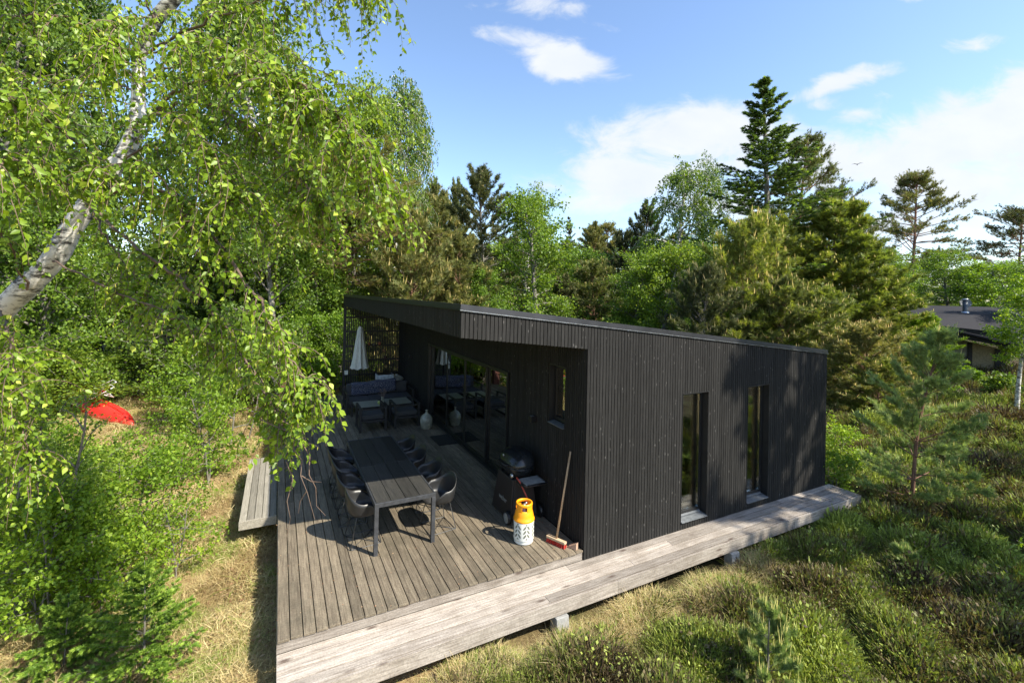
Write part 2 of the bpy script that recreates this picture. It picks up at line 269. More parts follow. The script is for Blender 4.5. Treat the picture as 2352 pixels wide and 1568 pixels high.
# ------------------------------------------------------------------ ground
def sstep(a,b,x):
    t=np.clip((x-a)/(b-a),0,1); return t*t*(3-2*t)
def ground_z(x,y):
    x=np.asarray(x,float); y=np.asarray(y,float)
    z=-.42+.0*x
    z=z+sstep(9,34,x)*.75+sstep(13,40,y)*.9
    b=.07*np.sin(x*1.3+.7*np.sin(y*.9))*np.cos(y*1.1+.5)+.05*np.sin(x*2.7+1.3*y)*np.sin(y*2.1-x)
    away=sstep(.2,1.6,np.maximum(np.maximum(-4-x,x-6.3),np.maximum(-.7-y,y-11.6)))
    z=z+b*away*(.6+1.2*sstep(5,12,x))
    z=z+.35*np.exp(-(((x-17)/4.0)**2+((y-1.5)/5)**2))   # heather mound below the neighbour
    return z
MIDZ=-.42
def build_ground():
    # polar-ish grid: fine near, coarse far, reaching the horizon
    def axis(lo,hi,c0,c1,fine):
        mid=np.arange(c0,c1,fine); a=[];s=fine;x=c0
        while x>lo: s*=1.35; x-=s; a.append(x)
        b=[];s=fine;x=mid[-1]
        while x<hi: s*=1.35; x+=s; b.append(x)
        return np.array(a[::-1]+list(mid)+b)
    xs=axis(-900,900,-14,24,.3); ys=axis(-900,900,-9,22,.3); X,Y=np.meshgrid(xs,ys,indexing='ij'); Z=ground_z(X,Y)
    V=np.stack([X,Y,Z],-1).reshape(-1,3); nx,ny=len(xs),len(ys)
    I=(np.arange(nx-1)[:,None]*ny+np.arange(ny-1)[None]).ravel(); F=np.stack([I,I+ny,I+ny+1,I+1],-1)
    me=np_mesh('ground',V,F,None,True)
    m=bpy.data.materials.new('heath_soil'); m.use_nodes=True; nt=m.node_tree; L=nt.links.new; p=nt.nodes['Principled BSDF']; tc=nd(nt,'ShaderNodeTexCoord')
    n1=nd(nt,'ShaderNodeTexNoise',i_Scale=.7,i_Detail=6,i_Roughness=.6); n2=nd(nt,'ShaderNodeTexNoise',i_Scale=22.0,i_Detail=6,i_Roughness=.75); n3=nd(nt,'ShaderNodeTexNoise',i_Scale=1.9,i_Detail=5)
    for n in (n1,n2,n3): L(tc.outputs['Object'],n.inputs['Vector'])
    ra=nd(nt,'ShaderNodeValToRGB'); e=ra.color_ramp.elements; e[0].position=.3;e[1].position=.7; e[0].color=(.17,.11,.055,1); e[1].color=(.5,.37,.19,1); L(n2.outputs['Fac'],ra.inputs[0])
    rb=nd(nt,'ShaderNodeValToRGB'); e=rb.color_ramp.elements; e[0].position=.3;e[1].position=.7; e[0].color=(.018,.015,.009,1); e[1].color=(.075,.06,.03,1); L(n2.outputs['Fac'],rb.inputs[0])
    # dry straw clearing on the left of the terrace, darker heath soil on the right
    sx=nd(nt,'ShaderNodeSeparateXYZ'); L(tc.outputs['Object'],sx.inputs[0])
    mr=nd(nt,'ShaderNodeMapRange',interpolation_type='SMOOTHSTEP'); ad=nd(nt,'ShaderNodeMath',operation='MULTIPLY_ADD'); L(n3.outputs['Fac'],ad.inputs[0]); ad.inputs[1].default_value=5; L(sx.outputs[0],ad.inputs[2]); L(ad.outputs[0],mr.inputs[0]); mr.inputs[1].default_value=-.5; mr.inputs[2].default_value=3.5
    my=nd(nt,'ShaderNodeMapRange',interpolation_type='SMOOTHSTEP'); L(sx.outputs[1],my.inputs[0]); my.inputs[1].default_value=14; my.inputs[2].default_value=20
    mm=nd(nt,'ShaderNodeMath',operation='MAXIMUM'); L(mr.outputs[0],mm.inputs[0]); L(my.outputs[0],mm.inputs[1])
    mx=nd(nt,'ShaderNodeMix',data_type='RGBA'); L(mm.outputs[0],mx.inputs[0]); L(ra.outputs[0],mx.inputs[6]); L(rb.outputs[0],mx.inputs[7])
    g=nd(nt,'ShaderNodeMapRange'); L(n1.outputs['Fac'],g.inputs[0]); g.inputs[1].default_value=.48; g.inputs[2].default_value=.66; g.inputs[4].default_value=.55
    mg=nd(nt,'ShaderNodeMix',data_type='RGBA'); L(g.outputs[0],mg.inputs[0]); L(mx.outputs[2],mg.inputs[6]); mg.inputs[7].default_value=(.09,.11,.03,1)
    L(mg.outputs[2],p.inputs['Base Color']); p.inputs['Roughness'].default_value=.95; p.inputs['Specular IOR Level'].default_value=.1
    bp=nd(nt,'ShaderNodeBump',i_Strength=.8,i_Distance=.04); L(n2.outputs['Fac'],bp.inputs['Height']); L(bp.outputs[0],p.inputs['Normal'])
    tag(link('ground',me,m),'dry heath ground around the cabin',kind='structure')
build_ground()
# ------------------------------------------------------------------ the cabin
HW,HL,OV=6.09,11.42,1.954          # gable width, length, overhang of the terrace roof
ZT=3.658; SLOPE=(2.785-3.658)/(HW+OV)
D=.142
def ztop(x): return ZT+SLOPE*(x+OV)
def zfb(x): return 3.238+SLOPE*(x+OV)     # bottom of the fascia boards
CAPH=.07
WIN=[(1.938,2.564,.122,2.222),(3.599,4.219,.122,2.222)]
DOOR=(2.46,7.62,.15,2.29); SWIN=(.535,1.01,1.725,2.675)
cabin=empty('cabin',(0,0,0),'black board-clad flat roofed cabin with covered terrace','house')
PITCH,GAP=.0571,.0105
def boards_x(mb,x0,x1,yf,zb,zt,holes,th=.021,d=-1):
    n=int(round((x1-x0)/PITCH)); p=(x1-x0)/n
    for i in range(n):
        a=x0+i*p+GAP/2; b=a+p-GAP; segs=[(zb((a+b)/2),zt((a+b)/2))]
        for (h0,h1,g0,g1) in holes:
            if b>h0+.004 and a<h1-.004:
                new=[]
                for (s0,s1) in segs:
                    if g0>s0: new.append((s0,min(g0,s1)))
                    if g1<s1: new.append((max(g1,s0),s1))
                segs=new
                if a<h0: a2,b2=a,h0
        r=random.random()
        for (s0,s1) in segs:
            if s1-s0<.01: continue
            zz=[s0,s1]
            y0,y1=(yf,yf+th)
            c=[(a,y0,s0),(b,y0,s0),(b,y1,s0),(a,y1,s0)]
            t0=s1+(SLOPE*(a-(a+b)/2) if s1>2.7 else 0); t1=s1+(SLOPE*(b-(a+b)/2) if s1>2.7 else 0)
            mb.hexa(c+[(a,y0,t0),(b,y0,t1),(b,y1,t1),(a,y1,t0)],r)
def boards_y(mb,y0,y1,xf,z0,z1,holes,th=.021):
    n=int(round((y1-y0)/PITCH)); p=(y1-y0)/n
    for i in range(n):
        a=y0+i*p+GAP/2; b=a+p-GAP; segs=[(z0,z1)]
        for (h0,h1,g0,g1) in holes:
            if b>h0+.004 and a<h1-.004:
                segs=[t for (s0,s1) in segs for t in ((s0,min(g0,s1)),(max(g1,s0),s1)) if t[1]-t[0]>.01]
        r=random.random()
        for (s0,s1) in segs: mb.box(xf,xf+th,a,b,s0,s1,r)
def snap(h,o,n_w,tot):
    n=int(round(tot/PITCH)); p=tot/n; return (o+round((h[0]-o)/p)*p,o+round((h[1]-o)/p)*p,h[2],h[3])
WIN=[snap(w,0,0,HW) for w in WIN]
# gable cladding (front face at y=0) and the overhang fascia in the same plane
TB=.021
m=MB(); boards_x(m,0,HW,0,lambda x:.006,lambda x:ztop(x)-CAPH-.012,WIN); m.build('gable_cladding',MT['clad'],cabin)
m=MB(); boards_x(m,-OV,0,0,zfb,lambda x:ztop(x)-CAPH-.012,[]); m.build('fascia',MT['clad'],cabin)
m=MB(); boards_y(m,.022,HL,-OV,zfb(-OV),ZT-CAPH-.012,[]); m.build('fascia',MT['clad'],cabin)
m=MB(); boards_y(m,.022,HL,-.001,D+.01,zfb(0)+.02,[DOOR,SWIN]); m.build('terrace_cladding',MT['clad'],cabin)
# walls behind the boards, pierced by the openings
def wall_x(mb,x0,x1,y0,y1,zb,ztf,holes):
    xs=[x0]+[v for h in holes for v in h[:2]]+[x1]
    def slab(a,b,z0,zf,flat=False):
        za,zb_=(zf,zf) if flat else (ztf(a),ztf(b))
        mb.hexa([(a,y0,z0),(b,y0,z0),(b,y1,z0),(a,y1,z0),(a,y0,za),(b,y0,zb_),(b,y1,zb_),(a,y1,za)])
    for i in range(0,len(xs),2): slab(xs[i],xs[i+1],zb,None)
    for h in holes: slab(h[0],h[1],zb,h[2],True); slab(h[0],h[1],h[3],None)
m=MB()
wall_x(m,TB,HW,TB+.001,.2,-.2,lambda x:ztop(x)-.09,WIN)
wall_x(m,TB,HW,HL-.15,HL,-.2,lambda x:ztop(x)-.09,[])
def ybox(a,b,z0,z1): m.box(TB,.19,a,b,z0,z1)
ybox(.2,SWIN[0],-.2,zfb(0)+.05); ybox(SWIN[0],SWIN[1],-.2,SWIN[2]); ybox(SWIN[0],SWIN[1],SWIN[3],zfb(0)+.05); ybox(SWIN[1],DOOR[0],-.2,zfb(0)+.05)
ybox(DOOR[0],DOOR[1],-.2,DOOR[2]-.02); ybox(DOOR[0],DOOR[1],DOOR[3],zfb(0)+.05); ybox(DOOR[1],HL-.15,-.2,zfb(0)+.05)
m.box(HW-.19,HW,.2,HL-.15,-.2,ztop(HW)-.09)
m.build('wall',MT['backing'],cabin)
m=MB(); m.box(HW+.001,HW+.02,0.002,HL,.0,ztop(HW)-.1); m.build('side_cladding',MT['clad'],cabin)
# roof slab, soffit beams and trim
m=MB()
def slab(x0,x1,y0,y1,za,zb_):
    m.hexa([(x0,y0,za(x0)),(x1,y0,za(x1)),(x1,y1,za(x1)),(x0,y1,za(x0)),(x0,y0,zb_(x0)),(x1,y0,zb_(x1)),(x1,y1,zb_(x1)),(x0,y1,zb_(x0))])
slab(-OV+.03,HW+.01,.03,HL+.02,lambda x:ztop(x)-.088,lambda x:ztop(x)-.03)
m.build('roof',MT['roof'],cabin)
m=MB(); slab(-OV+.022,0,.023,HL-.02,lambda x:zfb(x)+.06,lambda x:ztop(x)-.09); m.build('soffit',MT['backing'],cabin)
m=MB()
# capping: slightly inclined face with a lip on top, along the front and the left edge
m.hexa([(-OV-.014,-.014,ZT-CAPH),(HW+.03,-.014,ztop(HW)-CAPH),(HW+.03,.03,ztop(HW)-CAPH),(-OV-.014,.03,ZT-CAPH),(-OV-.004,-.004,ZT),(HW+.03,-.004,ztop(HW)),(HW+.03,.05,ztop(HW)),(-OV-.004,.05,ZT)])
m.hexa([(-OV-.014,.03,ZT-CAPH),(-OV+.03,.0301,ZT-CAPH),(-OV+.03,HL+.03,ZT-CAPH),(-OV-.014,HL+.03,ZT-CAPH),(-OV-.004,.03,ZT-.001),(-OV+.05,.0301,ZT-.004),(-OV+.05,HL+.03,ZT-.004),(-OV-.004,HL+.03,ZT-.001)])
m.build('roof_trim',MT['metal'],cabin)
m=MB()
for k,(xa,xb) in enumerate([(-OV-.02,.9),(.903,3.4),(3.403,HW+.03)]):
    m.hexa([(xa,-.022,ztop(xa)-CAPH-.014),(xb,-.022,ztop(xb)-CAPH-.014),(xb,-.001,ztop(xb)-CAPH-.011),(xa,-.001,ztop(xa)-CAPH-.011),(xa,-.022,ztop(xa)-CAPH-.004),(xb,-.022,ztop(xb)-CAPH-.004),(xb,-.001,ztop(xb)-CAPH-.001),(xa,-.001,ztop(xa)-CAPH-.001)])
m.build('drip_edge',MT['drip'],cabin)
m=MB(); m.box(-OV-.02,-OV-.001,.001,HL+.02,ZT-CAPH-.012,ZT-CAPH-.002); m.build('drip_edge',MT['metal'],cabin)
m=MB(); m.tube([(HW+.02,.16,ztop(HW)-.17),(HW+.14,.16,ztop(HW)-.17),(HW+.15,.16,ztop(HW)-.2)],.028); m.build('rain_spout',MT['metal'],cabin)
# gable windows
for i,(x0,x1,z0,z1) in enumerate(WIN):
    f=MB(); yg=.15
    for (a,b) in ((x0,x0+.012),(x1-.012,x1)): f.box(a,b,-.006,yg,z0,z1)
    f.box(x0+.012,x1-.012,-.012,yg,z1-.012,z1)
    fw=.05
    f.box(x0+.012,x0+fw,yg-.03,yg+.04,z0+.04,z1-.012); f.box(x1-fw,x1-.012,yg-.03,yg+.04,z0+.04,z1-.012); f.box(x0+fw,x1-fw,yg-.03,yg+.04,z1-fw-.012,z1-.012); f.box(x0+fw,x1-fw,yg-.029,yg+.04,z0+.04,z0+.1)
    fr=f.build('window',MT['frame'],cabin)
    one('pane',MT['glassc'],fr,'box',x0+fw+.001,x1-fw-.001,yg,yg+.012,z0+.101,z1-fw-.013)
    s=MB(); s.hexa([(x0+.013,-.03,z0-.002),(x1-.013,-.03,z0-.002),(x1-.013,yg-.032,z0+.018),(x0+.013,yg-.032,z0+.018),(x0+.013,-.03,z0+.008),(x1-.013,-.03,z0+.008),(x1-.013,yg-.032,z0+.03),(x0+.013,yg-.032,z0+.03)])
    s.hexa([(x0+fw+.001,yg-.06,z0+.036),(x1-fw-.001,yg-.06,z0+.036),(x1-fw-.001,yg-.031,z0+.036),(x0+fw+.001,yg-.031,z0+.036),(x0+fw+.001,yg-.06,z0+.05),(x1-fw-.001,yg-.06,z0+.05),(x1-fw-.001,yg-.031,z0+.062),(x0+fw+.001,yg-.031,z0+.062)])
    s.build('sill',MT['sill'],fr)
    w=MB(); w.box(x1-.16,x1-.11,.2,.26,z0+.1,z1-.05); w.build('inner_post',MT['interiorwood'],fr)
    if i==1: one('inner_post',MT['interiorwood'],fr,'box',x0+.1,x0+.135,.3,.33,z1-.62,z1-.08)
# small window to the terrace
y0,y1,z0,z1=SWIN; f=MB(); xg=.13
for (a,b) in ((y0,y0+.012),(y1-.012,y1)): f.box(-.006,xg,a,b,z0,z1)
f.box(-.006,xg,y0+.012,y1-.012,z1-.012,z1)
for (a,b) in ((y0+.012,y0+.05),(y1-.05,y1-.012)): f.box(xg-.03,xg+.04,a,b,z0+.04,z1-.012)
f.box(xg-.03,xg+.04,y0+.05,y1-.05,z1-.06,z1-.012); f.box(xg-.029,xg+.04,y0+.05,y1-.05,z0+.04,z0+.09)
fr=f.build('window',MT['frame'],cabin)
one('pane',MT['glass'],fr,'box',xg,xg+.012,y0+.051,y1-.051,z0+.091,z1-.061)
s=MB(); s.hexa([(-.03,y0+.013,z0-.002),(xg-.032,y0+.013,z0+.018),(xg-.032,y1-.013,z0+.018),(-.03,y1-.013,z0-.002),(-.03,y0+.013,z0+.008),(xg-.032,y0+.013,z0+.03),(xg-.032,y1-.013,z0+.03),(-.03,y1-.013,z0+.008)]); s.build('sill',MT['sill'],fr)
# sliding glass doors
y0,y1,z0,z1=DOOR
f=MB(); f.box(-.03,.12,y0,y0+.05,z0-.01,z1); f.box(-.03,.12,y1-.05,y1,z0-.01,z1); f.box(-.028,.12,y0+.05,y1-.05,z1-.05,z1); f.box(-.028,.12,y0+.05,y1-.05,z0-.012,z0+.04)
fr=f.build('door_frame',MT['frame'],cabin)
ys=[y0+.05,3.52,4.79,6.08,y1-.05]
for k in range(4):
    a,b=ys[k],ys[k+1]; xo=.012 if k in (1,2) else .052
    d=MB(); d.box(xo,xo+.036,a,a+.045,z0+.041,z1-.051); d.box(xo,xo+.036,b-.045,b,z0+.041,z1-.051); d.box(xo,xo+.036,a+.045,b-.045,z1-.096,z1-.051); d.box(xo,xo+.036,a+.045,b-.045,z0+.041,z0+.1)
    dr=d.build('sliding_door',MT['frame'],cabin); one('pane',MT['glass'],dr,'box',xo+.012,xo+.024,a+.046,b-.046,z0+.101,z1-.097)
# interior: floor, ceiling, partition
m=MB(); m.box(.191,HW-.191,.201,HL-.151,.05,.13); m.build('interior_floor',MT['intfloor'],cabin)
m=MB(); m.box(.2,HW-.2,2.0,2.1,.131,2.6); m.box(3.4,3.48,.21,1.99,.131,2.6); m.box(HW-.24,HW-.192,2.11,HL-.2,.131,2.6); m.box(HW-.24,HW-.192,.21,1.99,.131,2.6); m.build('interior_wall',MT['intwall'],cabin)
m=MB()
for z in (.5,.9,1.3,1.7,2.05): m.box(2.73,3.37,.79,1.38,z,z+.03)
m.box(2.7,2.73,.78,1.4,.131,2.1); m.box(3.37,3.4,.78,1.4,.131,2.1); m.box(2.731,3.369,.86,.88,.131,1.29); m.box(2.731,3.369,1.3,1.32,1.34,2.1); m.build('interior_shelf',MT['interiorwood'],cabin)
# slatted screen at the far end and its corner post
m=MB()
n=int((OV-.1)/.06)
for i in range(n+1):
    x=-OV+.13+i*.06
    if x>-.02: break
    m.box(x,x+.044,HL-.08,HL-.055,.16,zfb(x)+.1)
m.build('slat_screen',MT['furn'],cabin); 
m=MB()
for z in (.3,.8,1.3,1.81,2.32,2.82): m.box(-OV+.1,-.001,HL-.13,HL-.081,z,z+.055)
m.build('screen_rail',MT['furn'],cabin)
m=MB(); m.box(-OV+.005,-OV+.1,HL-.16,HL-.06,-.3,zfb(-OV)+.05); m.build('post',MT['furn'],cabin)
# ------------------------------------------------------------------ terrace deck, step and platform
DX=3.9
deck=empty('terrace_deck',(0,0,0),'weathered grey board terrace deck in front of the glass doors','deck')
m=MB(); n=31; p=DX/n
for i in range(n):
    x0=-DX+i*p; cuts=[0.0]; y=random.uniform(2.5,5)
    while y<HL-1: cuts.append(y); y+=random.uniform(3,4.8)
    cuts.append(HL-.02)
    for a,b in zip(cuts,cuts[1:]):
        w=random.uniform(-.0012,.0012)
        m.box(x0+.0045,x0+p-.0045,a+.0015+(random.uniform(0,.008) if a==0 else 0),b-.0015,D-.028,D+w)
m.build('boards',MT['deck'],deck,bevel=.004)
m=MB(); m.box(-DX,-.012,.018,.046,0.001,D-.031); m.build('riser_board',MT['step'],deck)
m=MB(); m.box(-DX,-DX+.03,.05,HL,-.1,D-.031)
m.build('side_board',MT['platform'],deck)
for y in np.arange(.5,HL,1.2): one('joist',MT['platform'],deck,'box',-DX+.04,-.03,y,y+.045,-.1,D-.03)
for y in (1.2,3.6,6.0,8.4): one('footing_block',MT['concrete'],deck,'box',-DX+.2,-DX+.4,y,y+.2,-.9,-.101)
step=empty('boardwalk_step',(0,0,0),'long pale board step running along the front of the cabin','step')
SX1=6.25
m=MB()
for i in range(4):
    y1=.014-i*.139; cuts=[-DX]; x=-DX+[3.6,5.4,4.5,3.0][i]
    while x<SX1-1: cuts.append(x); x+=4.8
    cuts.append(SX1)
    for a,b in zip(cuts,cuts[1:]): m.box(a+.001,b-.001,y1-.1235,y1,-.028,random.uniform(-.001,.0012))
m.build('boards',MT['step'],step,bevel=.003)
m=MB(); cuts=[-DX,.15,4.1,SX1]
for a,b in zip(cuts,cuts[1:]): m.box(a+.0008,b-.0008,-.572,-.5425,-.175,-.003+random.uniform(-.001,.001))
m.box(SX1+.001,SX1+.03,-.57,.01,-.175,-.003); m.build('front_board',MT['step'],step,bevel=.003)
for x in np.arange(-DX+.1,SX1-.1,1.2): one('joist',MT['platform'],step,'box',x,x+.045,-.54,.0,-.16,-.03)
for x in (-.75,2.5,5.6): 
    m=MB(); m.hexa([(x-.1,-.66,-.75),(x+.1,-.66,-.75),(x+.1,-.46,-.75),(x-.1,-.46,-.75),(x-.09,-.60,-.19),(x+.09,-.60,-.19),(x+.09,-.46,-.19),(x-.09,-.46,-.19)]); m.build('footing_block',MT['concrete'],step,bevel=.008)
plat=empty('wooden_platform',(-4.2,4.3,0),'low grey wooden platform lying beside the terrace on the grass side','platform')
pc=[atz(*q,.02) for q in ((571,1055),(548,1199),(632,1190))]
px0=pc[1][0]; py0=pc[1][1]; px1=-DX-.01; py1=pc[0][1]
plat.location=((px0+px1)/2,(py0+py1)/2,0)
m=MB(); w=(px1-px0)/5; hx=(px1-px0)/2; hy=(py1-py0)/2
for i in range(5): m.box(-hx+i*w+.004,-hx+(i+1)*w-.004,-hy+.03,hy,-.008,.02+random.uniform(-.001,.001))
m.build('boards',MT['platform'],plat,bevel=.003)
m=MB(); m.box(-hx,hx,-hy,-hy+.028,-.12,.018); m.box(-hx,-hx+.025,-hy+.029,hy,-.12,-.009); m.build('edge_board',MT['platform'],plat,bevel=.003)

# ------------------------------------------------------------------ dining table and chairs
TX0,TX1,TY0,TY1,TZ=-2.725,-1.855,1.11,4.03,D+.72
tb=empty('dining_table',((TX0+TX1)/2,(TY0+TY1)/2,D),'long dark plank dining table with slim metal frame on the terrace','table')
hx,hy=(TX1-TX0)/2,(TY1-TY0)/2; h=TZ-D
m=MB(); w=(2*hx-.05)/4
for i in range(4):
    for (a,b) in ((-hy+.026,-.008),(.008,hy-.026)): m.box(-hx+.025+i*w+.004,-hx+.025+(i+1)*w-.004,a,b,h-.022,h-.002)
m.build('table_top',MT['tabletop'],tb,bevel=.002)
m=MB(); m.box(-hx,hx,-hy,-hy+.025,h-.06,h); m.box(-hx,hx,hy-.025,hy,h-.06,h); m.box(-hx,-hx+.024,-hy+.0255,hy-.0255,h-.06,h-.0005); m.box(hx-.024,hx,-hy+.0255,hy-.0255,h-.06,h-.0005); m.box(-hx+.025,hx-.025,-.03,.03,h-.07,h-.024)
m.box(-hx+.025,hx-.025,-.0075,.0075,h-.023,h-.006); m.build('table_frame',MT['tmetal'],tb,bevel=.003)
for sx in (-1,1):
    for sy in (-1,1):
        x=sx*(hx-.0285); y=sy*(hy-.0285); one('leg',MT['tmetal'],tb,'box',x-.028,x+.028,y-.028,y+.028,0,h-.0605,bevel=.003)
def chair_shell():
    """moulded tub chair: rings from the seat centre out and up to a rim, high at the back (-x), arms at the sides, low at the front"""
    n=40; rings=[]
    def rim(t):   # t angle, 0 = front (+x), pi = back
        c=math.cos(t); back=max(0,-c); side=abs(math.sin(t))
        if c>0: h=.43+.20*(1-c)**.9
        else: h=.63+.17*back**2.2-.02*side*back
        return h
    prof=[(0,.425),(.35,.422),(.62,.43),(.78,.45),(.88,.49),(.94,.55),(.98,.63),(1.01,.72),(1.03,.82)]
    V=[];
    for j in range(11):
        s=j/10
        for k in range(n):
            t=2*math.pi*k/n; c,si=math.cos(t),math.sin(t)
            ax=.23 if c>0 else .24; ay=.27
            e=.82; px=math.copysign(abs(c)**e,c)*ax; py=math.copysign(abs(si)**e,si)*ay
            H=rim(t)
            if s<.55:
                q=s/.55; r=q*.86; z=.43-.018*(1-q*q)+.0*q
                z+= .012*q*q
            else:
                q=(s-.55)/.45; r=.86+.14*math.sin(q*math.pi/2)**.8+ .07*q*max(0,-c); z=.442+(H-.442)*(q**1.25)
            if c>0 and s>=.55: r=.86+.14*q
            V.append((px*r,py*r,z))
    m=MB(); F=[(j*n+k,j*n+(k+1)%n,(j+1)*n+(k+1)%n,(j+1)*n+k) for j in range(10) for k in range(n)]
    m.add(V,F,.5,True); return m
def make_chair():
    r=empty('dining_chair',(0,0,D),'','chair')
    sh=chair_shell().build('seat_shell',MT['shell'],r); md=sh.modifiers.new('thickness','SOLIDIFY'); md.thickness=.007; md.offset=0
    b=MB(); c=[(.21,.215),(.21,-.215),(-.21,-.215),(-.21,.215)]
    w=.0065
    for sy in (-1,1):
        b.tube([(.10,.14*sy,.425),(.13,.15*sy,.40),(.21,.215*sy,.012),(.19,.215*sy,.0066),(-.19,.215*sy,.0066),(-.21,.215*sy,.012),(-.13,.15*sy,.40),(-.10,.14*sy,.425)],w,6)
    b.tube([(.205,-.21,.0075),(-.205,.21,.0075)],.005,6); b.tube([(.205,.21,.0085),(-.205,-.21,.0085)],.005,6)
    b.tube([(.205,-.21,.008),(.205,.21,.008)],.005,6); b.tube([(-.205,-.21,.008),(-.205,.21,.008)],.005,6)
    b.build('wire_base',MT['wire'],r)
    return r
ch0=make_chair(); first=True
LN=['nearest','second','third','farthest']
lt=['brown shell chair on the left of the table, nearest the camera, half in sun','dark shell chair on the left of the table, second from the camera','dark shell chair on the left of the table, third from the camera','dark shell chair on the left of the table, farthest from the camera']
rt=['grey sunlit shell chair on the right of the table, nearest the camera','dark shell chair on the right of the table, second from the camera','dark shell chair on the right of the table, third from the camera','dark shell chair on the right of the table, farthest from the camera']
for k,(x,y,a) in enumerate([(-2.79,1.62,4),(-2.84,2.32,-3),(-2.85,2.98,2),(-2.85,3.62,-4),(-1.68,1.52,186),(-1.66,2.25,176),(-1.72,2.98,183),(-1.74,3.66,178)]):
    c=ch0 if first else copy_tree(ch0); first=False
    c.location=(x,y,D); c.rotation_euler=(0,0,rad(a)); tag(c,(lt+rt)[k],'chair','shell chairs around the dining table')
# ------------------------------------------------------------------ gas bottle
gb=empty('gas_bottle',(-.66,.59,D),'composite gas bottle with orange collar and white slotted casing','gas bottle')
R=.152
m=MB(); m.lathe([(0,.0),(.125,.0),(.14,.012),(.143,.035),(.138,.045),(.15,.06),(R,.075),(R,.335),(.15,.345),(.13,.35),(0,.352)],n=40); m.build('casing',MT['white'],gb)
m=MB()
def slot(t,z,hw,hh,lean,kind='leaf'):
    pts=[]
    N=10
    for k in range(N):
        a=2*math.pi*k/N
        u=hw*math.sin(a)*(abs(math.sin(a))**.3 if kind=='leaf' else 1); v=hh*math.cos(a)
        uu=u*math.cos(lean)-v*math.sin(lean); vv=u*math.sin(lean)+v*math.cos(lean)
        th=t+uu/R; pts.append(((R+.0012)*math.cos(th),(R+.0012)*math.sin(th),z+vv))
    m.add(pts,[tuple(range(N))])
def tri(t,pts): m.add([((R+.0012)*math.cos(t+u/R),(R+.0012)*math.sin(t+u/R),z) for u,z in pts],[(0,1,2)])
for k in range(7):
    t=2*math.pi*k/7+3.6
    for z in (.135,.195,.255): slot(t-.045/R*.62,z+.005,.0145,.037,-.62) ; slot(t+.045/R*.62,z+.005,.0145,.037,.62)
    tri(t,[(-.018,.315),(.0,.285),(.018,.315)]) ; tri(t,[(-.018,.09),(.018,.09),(.0,.118)])
m.build('casing_slots',MT['hole'],gb)['kind']='stuff'
m=MB(); m.lathe([(R+.002,.325),(R+.004,.335),(R+.004,.352),(.145,.36),(.14,.40),(.128,.45),(.118,.475),(.112,.48)],n=40)
# upper ring on pillars, open between them
m.lathe([(.118,.535),(.124,.545),(.124,.57),(.118,.58),(.104,.58),(.098,.57),(.098,.545),(.104,.535),(.118,.535)],n=40)
for k in range(4):
    t0=2*math.pi*k/4+.35; pts=[];N=6
    for j in range(N+1):
        t=t0+(j/N-.5)*.95
        pts+= [(.124*math.cos(t),.124*math.sin(t),.44),(.121*math.cos(t),.121*math.sin(t),.552)]
    m.add(pts,[(2*j,2*j+2,2*j+3,2*j+1) for j in range(N)],None,True)
m.build('collar',MT['orange'],gb)
m=MB(); m.lathe([(0,.48),(.045,.48),(.05,.36)],n=20); m.lathe([(.028,.46),(.028,.53),(.02,.545),(.0,.55)],(0,0,0),16); m.tube([(.0,0,.53),(.03,.0,.555),(.05,0,.55)],.016,8); m.build('valve',MT['steel'],gb)
hs=MB(); hs.tube([(-.60,.66,D+.545),(-.56,.70,D+.56),(-.50,.70,D+.50),(-.47,.73,D+.44),(-.50,.78,D+.52),(-.56,.9,D+.72),(-.60,.96,D+.79)],.011,8)
tag(hs.build('gas_hose',MT['hose']),'red rubber hose between the grill and the gas bottle','hose')
# ------------------------------------------------------------------ gas grill
GX,GY=-.36,1.42
gr=empty('gas_grill',(GX,GY,D),'black gas grill with closed domed lid on a tall moulded cart','grill')
# local: x depth (front is -x), y length
def supere(t,a,b,e): c,s=math.cos(t),math.sin(t); return (math.copysign(abs(c)**e,c)*a,math.copysign(abs(s)**e,s)*b)
def dome(zs,name,matn,e=.7,ox=0):
    m=MB();V=[];n=36
    for (z,a,b,dx) in zs:
        for k in range(n):
            x,y=supere(2*math.pi*k/n,a,b,e); V.append((x+ox+dx,y,z))
    F=[(j*n+k,j*n+(k+1)%n,(j+1)*n+(k+1)%n,(j+1)*n+k) for j in range(len(zs)-1) for k in range(n)]
    F.append(tuple(range(n-1,-1,-1))); F.append(tuple((len(zs)-1)*n+k for k in range(n)))
    m.add(V,F,.5,True); return m.build(name,matn,gr)
lid=dome([(.835,.235,.345,0),(.85,.245,.355,0),(.90,.24,.345,.005),(.96,.215,.315,.015),(1.01,.175,.27,.03),(1.045,.12,.20,.04),(1.06,.05,.1,.05)],'lid',MT['lid'])
one('handle',MT['black'],lid,'tube',[(-.24,-.16,.87),(-.285,-.15,.875),(-.29,0,.878),(-.285,.15,.875),(-.24,.16,.87)],.012)
one('thermometer',MT['steel'],lid,'lathe',[(0,.0),(.022,.0),(.024,-.008),(0,-.012)],(-.212,.06,.965),16,ax='x')
dome([(.64,.12,.2,0),(.68,.17,.27,0),(.75,.215,.325,0),(.82,.235,.345,0),(.832,.238,.348,0)],'firebox',MT['lid'])
m=MB()
